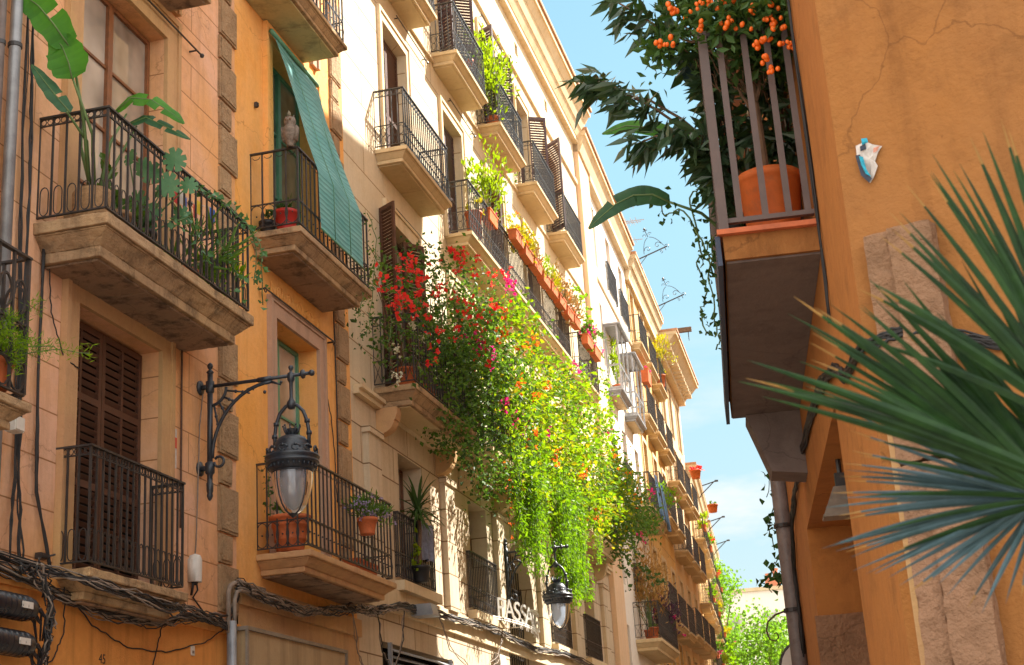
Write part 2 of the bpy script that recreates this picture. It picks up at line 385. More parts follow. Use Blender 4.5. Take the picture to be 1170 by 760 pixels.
def strap(mb, base, tip, w, sag=.15, n=7, side=None, fold=.3, tw=0.):
    """a long folded strap leaf"""
    b = Vector(base); t = Vector(tip); d = t - b; Ln = d.length
    s_ = side if side is not None else d.cross(Vector((0, 0, 1)))
    s_ = Vector(s_); s_ = (s_ - d * (s_.dot(d) / d.length_squared))
    if s_.length < 1e-5: s_ = Vector((1, 0, 0))
    s_.normalize(); up = s_.cross(d).normalized()
    vs = []; fs = []
    for i in range(n + 1):
        u = i / n
        c = b + d * u + Vector((0, 0, 1)) * (sag * Ln * (4 * u * (1 - u)) * .5 - 0)
        ww = w * (min(1, .45 + 3 * u) if u < .3 else 1) * max(.03, (1 - max(0, (u - .45) / .55) ** 1.6))
        ss = s_ * math.cos(tw * u) + up * math.sin(tw * u)
        vs += [c - ss * ww, c + up * (-fold * ww), c + ss * ww]
    for i in range(n):
        a = 3 * i
        fs += [(a, a + 1, a + 4, a + 3), (a + 1, a + 2, a + 5, a + 4)]
    mb.add(vs, fs)
# ---------------------------------------------------------------- architecture helpers (local frame: x out of the wall, y along the street, z up)
def facade(mb, y0, y1, z0, z1, ops, depth=.25, x=0.):
    ys = sorted({y0, y1} | {v for o in ops for v in o[:2]}); zs = sorted({z0, z1} | {v for o in ops for v in o[2:4]})
    ys = [v for v in ys if y0 <= v <= y1]; zs = [v for v in zs if z0 <= v <= z1]
    for i in range(len(ys) - 1):
        # merge vertically
        z = 0
        while z < len(zs) - 1:
            cy = (ys[i] + ys[i + 1]) / 2
            ins = lambda k: any(o[0] < cy < o[1] and o[2] < (zs[k] + zs[k + 1]) / 2 < o[3] for o in ops)
            if ins(z): z += 1; continue
            e = z
            while e < len(zs) - 1 and not ins(e): e += 1
            mb.quad((x, ys[i], zs[z]), (x, ys[i + 1], zs[z]), (x, ys[i + 1], zs[e]), (x, ys[i], zs[e])); z = e
    for o in ops:
        a, b, c, d = o[:4]; dp = o[4] if len(o) > 4 else depth
        mb.quad((x, a, c), (x - dp, a, c), (x - dp, a, d), (x, a, d))
        mb.quad((x, b, c), (x, b, d), (x - dp, b, d), (x - dp, b, c))
        mb.quad((x, a, d), (x - dp, a, d), (x - dp, b, d), (x, b, d))
        mb.quad((x, a, c), (x, b, c), (x - dp, b, c), (x - dp, a, c))
def shell(mb, y0, y1, z1, dx=-10., z0=0):
    mb.quad((0, y0, z0), (0, y0, z1), (dx, y0, z1), (dx, y0, z0))
    mb.quad((0, y1, z0), (dx, y1, z0), (dx, y1, z1), (0, y1, z1))
    mb.quad((dx, y0, z0), (dx, y0, z1), (dx, y1, z1), (dx, y1, z0))
    mb.quad((0, y0, z1), (0, y1, z1), (dx, y1, z1), (dx, y0, z1))
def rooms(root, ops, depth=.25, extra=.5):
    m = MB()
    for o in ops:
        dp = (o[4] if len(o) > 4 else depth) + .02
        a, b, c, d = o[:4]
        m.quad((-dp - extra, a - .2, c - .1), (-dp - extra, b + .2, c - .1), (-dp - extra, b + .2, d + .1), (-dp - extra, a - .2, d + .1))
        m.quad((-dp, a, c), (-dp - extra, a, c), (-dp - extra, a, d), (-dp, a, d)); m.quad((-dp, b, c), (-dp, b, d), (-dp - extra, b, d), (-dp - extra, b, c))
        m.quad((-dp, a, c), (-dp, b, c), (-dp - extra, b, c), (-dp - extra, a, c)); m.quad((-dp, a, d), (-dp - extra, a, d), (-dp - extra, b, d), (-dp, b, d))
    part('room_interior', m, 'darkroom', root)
def louvre(mb, o, u, w, h, t=.035, sp=.06, rails=(.5,), st=.06):
    """louvred leaf from corner o, width along unit vector u, height along z"""
    o = Vector(o); u = Vector(u).normalized(); n = u.cross(Vector((0, 0, 1))); z = Vector((0, 0, 1))
    def bx(a0, a1, z0, z1, th=t):
        mb.obox(o + u * (a0 + a1) / 2 + z * (z0 + z1) / 2, u * (a1 - a0) / 2, n * th / 2, z * (z1 - z0) / 2)
    bx(0, st, 0, h); bx(w - st, w, 0, h); bx(st, w - st, 0, st * 1.4); bx(st, w - st, h - st * 1.2, h)
    edges = [st * 1.4]
    for r in rails:
        bx(st, w - st, h * r - st * .6, h * r + st * .6); edges += [h * r - st * .6, h * r + st * .6]
    edges.append(h - st * 1.2)
    for k in range(0, len(edges), 2):
        a, b = edges[k], edges[k + 1]; c = max(1, int((b - a) / sp))
        for i in range(c):
            zc = a + (i + .5) * (b - a) / c
            mb.obox(o + u * w / 2 + z * zc, u * (w / 2 - st), n * t * .46 + z * (sp * .26), (z * t * .5 - n * sp * .26).normalized() * .004)
def window(root, a, b, c, d, x=-.22, kind='glass', frame='wood', pane='pane', sp=.06, rows=4, name=None):
    w = b - a
    if kind == 'louv':
        for k, (ya, yb) in enumerate(((a + .01, a + w / 2 - .005), (a + w / 2 + .005, b - .01))):
            m = MB(); louvre(m, (x, ya, c + .01), (0, 1, 0), yb - ya, d - c - .02, sp=sp, rails=(.36, .70) if sp < .08 else (.45,))
            if sp < .08:   # centre mullion of each leaf
                m.box(x - .018, x + .018, (ya + yb) / 2 - .02, (ya + yb) / 2 + .02, c + .08, d - .08)
            part('shutter', m, frame, root)
        return
    m = MB(); t = .055
    m.box(x - .03, x + .03, a, a + t, c, d); m.box(x - .03, x + .03, b - t, b, c, d)
    m.box(x - .03, x + .03, a + t, b - t, d - t, d); m.box(x - .03, x + .03, a + t, b - t, c, c + .12)
    m.box(x - .024, x + .038, (a + b) / 2 - .05, (a + b) / 2 + .05, c + .12, d - t)
    for i in range(1, rows):
        z = c + .12 + (d - t - c - .12) * i / rows
        m.box(x - .015, x + .02, a + t, (a + b) / 2 - .05, z - .016, z + .016); m.box(x - .015, x + .02, (a + b) / 2 + .05, b - t, z - .016, z + .016)
    f = part(name or 'window', m, frame, root)
    g = MB(); g.box(x - .012, x - .004, a + t, b - t, c + .12, d - t); part('pane', g, pane, f)
    return f
def open_shutters(root, a, b, c, d, mat, wv=.55, sides=(0, 1), ang=75, sp=.07, x=.0):
    for s_ in sides:
        y = a - .005 if s_ == 0 else b + .005
        th = R(ang); u = (math.sin(th), (-math.cos(th) if s_ == 0 else math.cos(th)), 0)
        m = MB(); louvre(m, (x + .01, y, c + .03), u, wv, d - c - .05, sp=sp, rails=(.4,)); part('shutter', m, mat, root)
def surround(mb, a, b, c, d, w=.28, pj=.04, lint=.3, inner=.07):
    """stone frame round an opening: jambs and lintel with a stepped inner moulding"""
    mb.box(0.002, pj, a - w, a - .0, c, d + lint); mb.box(0.002, pj, b, b + w, c, d + lint); mb.box(0.002, pj, a, b, d, d + lint)
    mb.box(pj, pj + .025, a - w, a - w + inner, c, d + lint); mb.box(pj, pj + .025, b + w - inner, b + w, c, d + lint)
    mb.box(pj, pj + .025, a - w + inner, b + w - inner, d + lint - inner, d + lint)
def ell(c, u, ru, rz, n=12, a0=0, a1=2 * PI):
    c = Vector(c); u = Vector(u)
    full = abs(a1 - a0 - 2 * PI) < 1e-6
    return [c + u * (ru * math.cos(a0 + (a1 - a0) * i / n)) + Vector((0, 0, rz * math.sin(a0 + (a1 - a0) * i / n))) for i in range(n if full else n + 1)]
def railing(root, p, y0, y1, z, h=1.05, style='plain', sp=.125, th=.009, x0=0., mat='iron', seg=4, sides=(1, 1), name='railing', belly=0):
    m = MB(); c0 = Vector((p, y0, z)); c1 = Vector((p, y1, z))
    runs = []
    if sides[0]: runs.append((Vector((x0, y0, z)), c0))
    runs.append((c0, c1))
    if sides[1]: runs.append((c1, Vector((x0, y1, z))))
    up = Vector((0, 0, 1))
    for a, b in runs:
        u = (b - a); Ln = u.length; u.normalize(); nn = u.cross(up)
        def hbar(zz, wd=.02, hh=.008, ext=.0):
            m.obox((a + b) / 2 + up * zz, u * (Ln / 2 + ext), nn * wd, up * hh)
        k = max(2, round(Ln / sp)); q = Ln / k
        hbar(h, .022, .010, .02); hbar(.045, .014, .007)
        lo = .05
        if style == 'loops':
            hbar(h - .085, .008, .006)
            for i in range(k):
                cc = a + u * (q * (i + .5))
                for sg in (-1, 1):
                    m.tube(ell(cc + u * (sg * q * .24) + up * (h - .045), u, q * .2, .030, 8), .005, 4, closed=True)
                ww = q * .30
                pts = ell(cc + up * .29, u, ww, .06, 6, PI, 0) + ell(cc + up * .12, u, ww, .06, 6, 0, -PI)
                m.tube(pts, .006, 4, closed=True)
        elif style == 'lattice':
            hbar(.37, .010, .007)
            for i in range(k):
                cc = a + u * (q * (i + .5)) + up * .208
                m.tube(ell(cc, u, q * .62, .155, 12), .0065, 4, closed=True)
                m.ball(cc, .012, 6)
            for i in range(k):
                cc = a + u * (q * (i + .5)); m.tube(ell(cc + up * (h - .05), u, q * .3, .035, 6, PI, 2 * PI), .005, 4)
        elif style == 'cream':
            hbar(.42, .010, .007); hbar(h - .11, .008, .006)
            for i in range(k):
                cc = a + u * (q * (i + .5))
                m.tube(ell(cc + up * .30, u, q * .40, .085, 8), .006, 4, closed=True)
                m.tube(ell(cc + up * .15, u, q * .34, .075, 8), .006, 4, closed=True)
                m.tube(ell(cc + up * (h - .055), u, q * .32, .04, 6), .005, 4, closed=True)
        elif style == 'xlat':
            hbar(.42, .010, .007); hbar(h - .14, .008, .006)
            for i in range(k):
                A = a + u * (q * i); B_ = a + u * (q * (i + 1))
                m.tube([A + up * .05, B_ + up * .42], .006, 4); m.tube([B_ + up * .05, A + up * .42], .006, 4)
                m.tube([A + up * (h - .14), B_ + up * h], .005, 4); m.tube([B_ + up * (h - .14), A + up * h], .005, 4)
        elif style == 'scroll':
            hbar(.30, .010, .007); hbar(.62, .010, .007)
            for i in range(k):
                cc = a + u * (q * (i + .5))
                m.tube(ell(cc + up * .18, u, q * .5, .12, 12), .010, 4, closed=True)
                m.tube(ell(cc + up * .46, u, q * .46, .15, 12), .010, 4, closed=True)
                m.tube(ell(cc + up * .84, u, q * .42, .14, 12, -PI / 2, PI), .012, 4)
        elif style == 'plain':
            hbar(h * .42, .008, .006)
        for i in range(k + 1):
            if i == 0 and (a, b) != runs[0]: continue
            bse = a + u * (q * i)
            r_ = th * (1.2 if (bse - c0).length < 1e-3 or (bse - c1).length < 1e-3 else 1)
            off = nn * 0
            if belly:
                m.tube([bse + up * lo, bse - nn * 0 + Vector((belly * .8, 0, .2)), bse + Vector((belly, 0, .4)), bse + Vector((belly * .3, 0, .7)), bse + up * h], r_, seg)
            else:
                m.obox(bse + up * (lo + h) / 2, u * r_, nn * r_, up * (h - lo) / 2)
    return part(name, m, mat, root)
def deck(root, p, y0, y1, z, th=.26, mats=('deck', 'deck_under'), name='balcony', joints=1, ov=.05, tp=.12, brk=0):
    m = MB(); m.mi = 0
    a = th * .32; b = th * .40; c = th * .28
    m.box(0, p + ov, y0 - ov, y1 + ov, z - a, z)
    m.box(0, p + ov - .03, y0 - ov + .03, y1 + ov - .03, z - a - .02, z - a)
    m.box(0, p + ov - .04, y0 - ov + .04, y1 + ov - .04, z - a - b, z - a - .02, top=(0, -tp * .6, tp * .6, -tp * .6))
    x1 = p + ov - .04 - tp * .6; q0 = y0 - ov + .04 + tp * .6; q1 = y1 + ov - .04 - tp * .6
    m.box(0, x1, q0, q1, z - th, z - a - b)
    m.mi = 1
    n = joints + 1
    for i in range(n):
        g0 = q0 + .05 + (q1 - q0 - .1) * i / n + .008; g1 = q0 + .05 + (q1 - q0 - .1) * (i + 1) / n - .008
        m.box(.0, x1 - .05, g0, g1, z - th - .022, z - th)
    o = part(name, m, list(mats), root); bv = o.modifiers.new('Bevel', 'BEVEL'); bv.width = .012; bv.segments = 2; bv.limit_method = 'ANGLE'; return o
CT = bpy.data.textures.new('stone_relief', 'CLOUDS'); CT.noise_scale = .09; CT.noise_depth = 3
def rough(o, lv=5, st=.02):
    s_ = o.modifiers.new('Subdivide', 'SUBSURF'); s_.subdivision_type = 'SIMPLE'; s_.levels = lv; s_.render_levels = lv
    d = o.modifiers.new('Worn', 'DISPLACE'); d.texture = CT; d.strength = st; d.mid_level = .5; d.texture_coords = 'GLOBAL'
    return o
def console(mb, y0, y1, z, p, h):
    prof = [(0, 0), (p, 0), (p, -.1), (p * .92, -.2)]
    for i in range(7):
        a = i / 6 * PI / 2; prof.append((p * .85 * math.cos(a) * .95 + .02, -.2 - (h - .2) * math.sin(a)))
    prof.append((0, -h)); prof = prof[::-1]
    mb.prism(prof, y0, y1, ((1, 0, 0), (0, 0, 1), (0, 1, 0)), (0.002, 0, z))
def quoins(mb, yc, z0, z1, side=1, big=.42, small=.26, hb=.52, hs=.34, pj=.035):
    z = z0; k = 0
    while z < z1:
        h, w = ((hb, big) if k % 2 == 0 else (hs, small))
        y0, y1 = (yc, yc + w * side) if side > 0 else (yc - w, yc)
        g = .015
        mb.box(.0, pj, y0 + g + rnd.uniform(-.012, .012), y1 - g + rnd.uniform(-.02, .02), z + g, z + h - g + rnd.uniform(-.015, .005)); 
        mb.box(pj, pj + .012, y0 + g + .03, y1 - g - .03, z + g + .03, z + h - g - .03)
        z += h; k += 1
def rebase(root, y0):
    Rm = Matrix.Rotation(root.rotation_euler.z, 4, 'Z')
    root.location = Vector(root.location) + (Rm @ Vector((0, y0, 0)))
    for k in kids(root): k.location = Vector(k.location) - Vector((0, y0, 0))
XF = -7.2

# ================================================================ HOUSE P: peach house on the left
P_ = thing('peach_house', 'peach and orange rendered old house nearest on the left, with a big leafy balcony', 'house', (XF, 0, 0))
opsP = [(12.0, 13.85, 7.2, 10.45), (12.1, 13.82, 4.0, 6.6), (12.0, 13.85, 10.9, 13.8), (8.2, 9.5, 4.9, 7.6), (8.2, 9.5, 8.4, 11.2), (7.6, 9.7, .1, 3.0, .3), (11.6, 13.9, .1, 3.0, .3)]
m = MB(); facade(m, 5.0, 15.8, 3.72, 20, [o for o in opsP if o[3] > 4], .26); shell(m, 5.0, 15.8, 20.0); part('wall', m, 'peach', P_)
m = MB(); facade(m, 5.0, 15.8, 0, 3.72, [o for o in opsP if o[3] < 4], .3, x=.02); m.box(0, .06, 5.0, 15.8, 3.72, 3.86); part('base_wall', m, 'peach_base', P_)
rooms(P_, opsP)
for ar in ((12.0, 13.85, 7.2, 10.45, .30, .05, .34), (12.1, 13.82, 3.95, 6.6, .26, .05, .34), (12.0, 13.85, 10.9, 13.8, .3, .05, .3), (8.2, 9.5, 4.9, 7.6, .25, .05, .3)):
    m = MB(); surround(m, *ar); part('stone_surround', m, 'stone', P_)
window(P_, 12.02, 13.83, 7.2, 10.43, -.2, 'glass', 'wood', rows=4)
window(P_, 12.12, 13.80, 4.0, 6.58, -.2, 'louv', 'shutter', sp=.079)
window(P_, 12.0, 13.85, 10.9, 13.8, -.2, 'glass', 'wood'); window(P_, 8.2, 9.5, 4.9, 7.6, -.2, 'louv', 'shutter'); window(P_, 8.2, 9.5, 8.4, 11.2, -.2, 'louv', 'shutter')
m = MB(); quoins(m, 15.28, 3.95, 20, 1, .52, .36, .56, .36); rough(part('quoins', m, 'quoin', P_), 2, .02)
b1 = deck(P_, .72, 11.36, 14.56, 7.14, .36, joints=2, tp=.2)
rough(b1, 4, .022); railing(b1, .72, 11.36, 14.56, 7.16, 1.08, 'loops', .135, .009)
b2 = deck(P_, .35, 11.86, 13.72, 3.94, .26, joints=0, tp=.16)
rough(b2, 4, .018); railing(b2, .35, 11.86, 13.72, 3.96, 1.12, 'loops', .115, .009)
b0 = deck(P_, .9, 8.0, 9.86, 4.9, .22, joints=1)
rough(b0, 4, .02); railing(b0, .9, 8.0, 9.86, 4.92, 1.2, 'scroll', .2, .012)
b9 = deck(P_, .7, 11.5, 13.98, 11.1, .3, joints=1, tp=.2)
railing(b9, .7, 11.5, 13.95, 11.12, 1.08, 'loops', .135, .009)
m = MB(); m.tube([(.10, 13.0, 10.62), (.10, 14.62, 10.62)], .012, 6); m.ball((.10, 14.64, 10.62), .03, 6); m.tube([(0, 13.2, 10.62), (.1, 13.2, 10.62)], .012, 5); m.tube([(0, 14.5, 10.62), (.1, 14.5, 10.62)], .012, 5)
part('awning_rod', m, 'iron', P_)
m = MB(); m.box(-.4, .25, 5.0, 15.8, 20, 20.3); part('roof', m, 'roof', P_)
rebase(P_, 5.0)

# ================================================================ HOUSE Q: amber house
Q_ = thing('amber_house', 'amber yellow rendered house with rough quoins and the green blind', 'house', (XF, 0, 0))
opsQ = [(16.98, 18.5, 4.76, 7.98, .34), (16.95, 18.5, 8.9, 12.0), (16.95, 18.5, 12.5, 15.3), (16.2, 18.7, .1, 3.0)]
m = MB(); facade(m, 15.8, 19.85, 4.1, 20.6, opsQ[:3], .3); shell(m, 15.8, 19.85, 20.6); part('wall', m, 'amber', Q_)
m = MB(); facade(m, 15.8, 19.85, 0, 4.1, opsQ[3:], .3, x=.02); m.box(0, .07, 15.8, 19.85, 4.1, 4.34); part('base_wall', m, 'stone', Q_)
rooms(Q_, opsQ)
for ar in ((16.98, 18.5, 4.76, 7.98, .22, .05, .26), (16.95, 18.5, 12.5, 15.3, .24, .05, .3)):
    m = MB(); surround(m, *ar); part('stone_surround', m, 'stone_pink', Q_)
m = MB(); surround(m, 16.95, 18.5, 8.9, 12.0, .24, .05, .26); part('painted_surround', m, 'amber', Q_)
window(Q_, 16.98, 18.5, 4.76, 7.96, -.3, 'glass', 'greenframe', rows=3); window(Q_, 16.95, 18.5, 8.9, 12.0, -.22, 'glass', 'greenframe', rows=3); window(Q_, 16.95, 18.5, 12.5, 15.3, -.2, 'glass', 'greenframe')
m = MB(); quoins(m, 19.25, 4.4, 20.4, 1, .50, .36, .56, .36); rough(part('quoins', m, 'quoin', Q_), 2, .02)
d3 = deck(Q_, .66, 16.28, 18.92, 8.9, .26, joints=1, tp=.18); rough(d3, 4, .018); railing(d3, .66, 16.28, 18.92, 8.92, 1.1, 'lattice', .15)
d4 = deck(Q_, .66, 16.40, 19.5, 4.76, .24, mats=('stone', 'deck_under'), joints=0, tp=.16); rough(d4, 4, .016); railing(d4, .66, 16.40, 19.5, 4.78, 1.1, 'lattice', .135)
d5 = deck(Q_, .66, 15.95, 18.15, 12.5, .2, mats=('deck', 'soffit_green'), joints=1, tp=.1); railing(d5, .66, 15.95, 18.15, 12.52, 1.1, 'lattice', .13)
# relief of curling leaves over two windows
def relief(y0, y1, z, hgt, x=.0, seed=3):
    m = MB(); rs = random.Random(seed); n = int((y1 - y0) / .17)
    for i in range(n):
        y = y0 + (i + .5) * (y1 - y0) / n; s_ = 1 if i % 2 else -1
        pts = [(x + .012, y + math.cos(a) * .075 * (1 - k / 14), z + s_ * math.sin(a) * hgt * .42 * (1 - k / 14)) for k, a in enumerate([j * .62 - .5 for j in range(11)])]
        m.tube(pts, [.022 - .0012 * k for k in range(11)], 5)
        m.tube([(x + .01, y - .05, z - s_ * hgt * .45), (x + .02, y, z), (x + .01, y + .06, z + s_ * hgt * .5)], [.006, .02, .006], 5)
    return m
part('relief', relief(16.85, 18.6, 8.36, .26), 'amber', Q_, True); part('relief', relief(16.7, 18.7, 12.18, .24, 0, 5), 'amber', Q_, True)
m = MB()
m.tube([(.10, 16.5, 8.22), (.10, 18.95, 8.22)], .012, 6)
for y in (16.5, 18.95): m.tube([(0, y, 8.22), (.1, y, 8.22)], .014, 5); m.tube(ell((.10, y, 8.20), (0, 1, 0), .035, .035, 8), .008, 4, closed=True)
part('awning_rod', m, 'iron', Q_)
m = MB(); m.box(-.4, .3, 15.8, 19.85, 20.6, 20.9); part('roof', m, 'roof', Q_)
rebase(Q_, 15.8)

# ================================================================ HOUSE C: long cream house
C_ = thing('cream_house', 'long cream house in full sun with rows of iron balconies and a deep cornice', 'house', (XF, 0, 0))
bays = [22.62, 26.3, 29.72, 33.15, 36.55]
ops = []
for i, c in enumerate(bays):
    ops.append((c - .68, c + .68, 12.32, 15.15)); ops.append((c - .62, c + .62, 16.12, 18.85)); ops.append((c - .70, c + .70, 8.05, 11.3))
    cm = [22.6, 26.7, 29.75, 33.45, 37.2][i]
    if i != 2: ops.append((cm - .62, cm + .62, 5.18, 7.25, .42))
    ops.append((c - .16, c + .16, 20.25, 20.62, .2))
topw = [o for o in ops if o[2] > 7.6]; lowo = [o for o in ops if o[2] < 7.6]
m = MB(); facade(m, 19.85, 40.3, 7.75, 21.6, topw, .3); shell(m, 19.85, 40.3, 21.6); part('wall', m, 'cream', C_)
# lower storeys: stone ashlar with a passage arch
AY0, AY1, AZ = 28.55, 30.95, 5.75      # arch springing
gops = [(20.9, 24.6, .1, 4.15), (25.3, 28.0, .1, 3.6), (31.6, 34.9, .1, 3.9), (35.8, 39.2, .1, 3.9)]
m = MB(); arc_c = (AY0 + AY1) / 2; rr = (AY1 - AY0) / 2
facade(m, 19.85, 40.3, 0, 7.75, lowo + gops + [(AY0, AY1, 0.0, 7.2, .9)], .42, x=.0)
n = 16
for i in range(n):
    a = PI * i / n; b_ = PI * (i + 1) / n
    ya, za = arc_c - rr * math.cos(a), AZ + rr * math.sin(a); yb, zb = arc_c - rr * math.cos(b_), AZ + rr * math.sin(b_)
    m.quad((0, ya, za), (0, yb, zb), (0, yb, 7.2), (0, ya, 7.2)); m.quad((0, ya, za), (-.9, ya, za), (-.9, yb, zb), (0, yb, zb))
part('stone_base', m, 'cream_low', C_)
rooms(C_, ops + gops + [(AY0, AY1, 0, 7.1, .9)])
for (a, b, c, d, *r_) in topw:
    if d - c < 1: 
        continue
    m = MB()
    if c < 9: surround(m, a, b, c, d, .24, .05, .3)
    else: surround(m, a, b, c, d, .19, .04, .22)
    part('window_surround', m, 'creamtrim', C_)
m = MB(); m.box(0.003, .10, 19.95, 40.25, 7.72, 7.86); m.box(.1, .16, 19.95, 40.25, 7.80, 7.86)
m.box(0.003, .07, 19.95, 40.25, 19.55, 19.68); m.box(0.003, .05, 19.95, 40.25, 15.93, 16.0)
m.box(0.003, .06, 19.95, 40.25, 4.62, 4.98)
part('mouldings', m, 'creamtrim', C_)
# cornice and roof edge
m = MB(); m.box(0, .16, 19.85, 40.4, 20.95, 21.1); m.box(0, .30, 19.85, 40.4, 21.1, 21.35, top=(0, -.12, 0, 0)); m.box(0, .55, 19.85, 40.45, 21.6, 21.82, top=(0, -.12, 0, 0)); m.box(0, .42, 19.85, 40.42, 21.35, 21.6, top=(0, -.1, 0, 0)); m.box(0, .6, 19.85, 40.48, 21.82, 21.98)
part('cornice', m, 'creamtrim', C_)
m = MB(); m.box(-6, .66, 19.85, 40.5, 21.982, 22.08); part('roof', m, 'roof', C_)
# pilasters of the lower storey, each with an arched console head
for y in (20.6, 24.55, 28.05, 31.6, 35.1, 39.0):
    m = MB(); m.box(.002, .10, y - .28, y + .28, 4.98, 7.2); m.box(.002, .14, y - .32, y + .32, 7.2, 7.3)
    part('pilaster', m, 'cream_low', C_)
spans = [(20.95, 24.3, .66), (25.5, 28.2, .66), (28.6, 31.2, .66), (31.9, 34.8, .66), (35.4, 38.4, .66)]
for i, (a, b, p) in enumerate(spans):
    dk = deck(C_, p, a, b, 8.05, .30, mats=('deck' if i == 0 else 'deck_cream', 'soffit_cream'), joints=1, tp=.16)
    railing(dk, p, a, b, 8.07, 1.15, 'xlat', .14, .009)
    for yy in (a + .12, b - .12): m = MB(); console(m, yy - .11, yy + .11, 7.73, p * .52, .42); part('console', m, 'deck_cream' if i else 'stone', dk)
for i, c in enumerate(bays):
    # second floor
    if i in (0,): 
        dk = deck(C_, .52, 21.42, 24.0, 12.36, .24, mats=('deck_cream', 'soffit_cream'), joints=1); railing(dk, .52, 21.42, 24.0, 12.38, 1.08, 'cream', .115)
    # third floor
    dk = deck(C_, .50, c - 1.17, c + 1.1, 16.12, .24, mats=('deck_cream', 'soffit_cream'), joints=1); railing(dk, .50, c - 1.17, c + 1.1, 16.14, 1.08, 'cream', .12)
dk = deck(C_, .50, 25.5, 34.75, 12.36, .24, mats=('deck_cream', 'soffit_cream'), joints=6); railing(dk, .50, 25.5, 34.75, 12.38, 1.08, 'cream', .13)
dk = deck(C_, .50, 35.9, 38.5, 12.36, .24, mats=('deck_cream', 'soffit_cream'), joints=1); railing(dk, .50, 35.9, 38.5, 12.38, 1.08, 'cream', .13)
for i, c in enumerate(bays):
    mt_ = 'shutter'
    window(C_, c - .68, c + .68, 12.34, 15.12, -.16, 'louv', ['shutter', 'shutter_purple', 'shutter', 'shutter_purple', 'shutter'][i], sp=.085)
    if i in (0, 3): window(C_, c - .62, c + .62, 16.14, 18.83, -.16, 'louv', 'shutter_purple', sp=.09)
    else: window(C_, c - .62, c + .62, 16.14, 18.83, -.2, 'glass', 'wood', rows=4)
    window(C_, c - .70, c + .70, 8.07, 11.28, -.2, 'glass', 'shutter', rows=4)
    if i in (1, 2): open_shutters(C_, c - .62, c + .62, 16.2, 18.8, 'shutter_purple', .45, (0, 1), 60)
    if i == 4: open_shutters(C_, c - .68, c + .68, 15.95 + .3, 18.9, 'shutter_purple', .66, (0,), 50)
    if i == 3: open_shutters(C_, c - .68, c + .68, 16.2, 18.85, 'shutter_purple', .5, (1,), 60)
open_shutters(C_, 21.5, 23.3, 8.2, 11.35, 'shutter', .40, (0,), 55, .06); open_shutters(C_, 21.92, 22.7, 8.2, 11.2, 'shutter', .45, (1,), 35, .06)
open_shutters(C_, 29.0, 30.4, 12.5, 15.0, 'shutter', .4, (0,), 60, .07)
for i, cm in enumerate([22.6, 26.7, 29.75, 33.45, 37.2]):
    if i == 2: continue
    railing(C_, .06, cm - .95 + (.03 if i else 0), cm + .95, 5.16, 1.06, 'cream', .12, .009, name='window_railing', sides=(1, 1))
    window(C_, cm - .62, cm + .62, 5.2, 7.23, -.36, 'glass', 'shutter_worn', rows=3)
    m = MB(); m.box(-.3, .16, cm - 1.0, cm + 1.0, 4.985, 5.14); part('sill', m, 'creamtrim', C_)
# louvred vent over the shopfront and passage grille
m = MB()
for k in range(9): m.obox((.03, 22.75, 3.25 + k * .1), (0, 1.55, 0), (.05, 0, -.03), (.004, 0, .006))
m.box(.0, .06, 21.15, 21.2, 3.1, 4.15); m.box(0, .06, 24.3, 24.35, 3.1, 4.15)
part('vent_louvre', m, 'galv', C_)
m = MB()
for k in range(13):
    y = AY0 + .08 + k * (AY1 - AY0 - .16) / 12; hh = AZ + math.sqrt(max(0, rr * rr - (y - arc_c) ** 2))
    m.tube([(-.25, y, 4.1), (-.25, y, hh)], .014, 4)
for zz in (4.2, 5.0, 5.7, 6.1): m.tube([(-.25, AY0, zz), (-.25, AY1, zz)], .014, 4)
for k in range(12):
    for zz in (4.45, 5.3, 5.9):
        m.tube(ell((-.25, AY0 + .18 + k * .19, zz + .1), (0, 1, 0), .085, .12, 8), .009, 4, closed=True)
part('passage_grille', m, 'iron', C_)
for y, z in ((24.6, 15.65), (28.0, 15.6), (24.1, 11.6), (31.2, 19.35), (27.9, 19.3)):
    m = MB(); m.tube([(.07, y - 1.9, z), (.07, y, z)], .012, 5); m.ball((.07, y, z), .028, 6); m.tube([(0, y - .15, z), (.07, y - .15, z)], .012, 5); m.tube([(0, y - 1.8, z), (.07, y - 1.8, z)], .012, 5)
    part('awning_rod', m, 'iron', C_)
rebase(C_, 19.85)
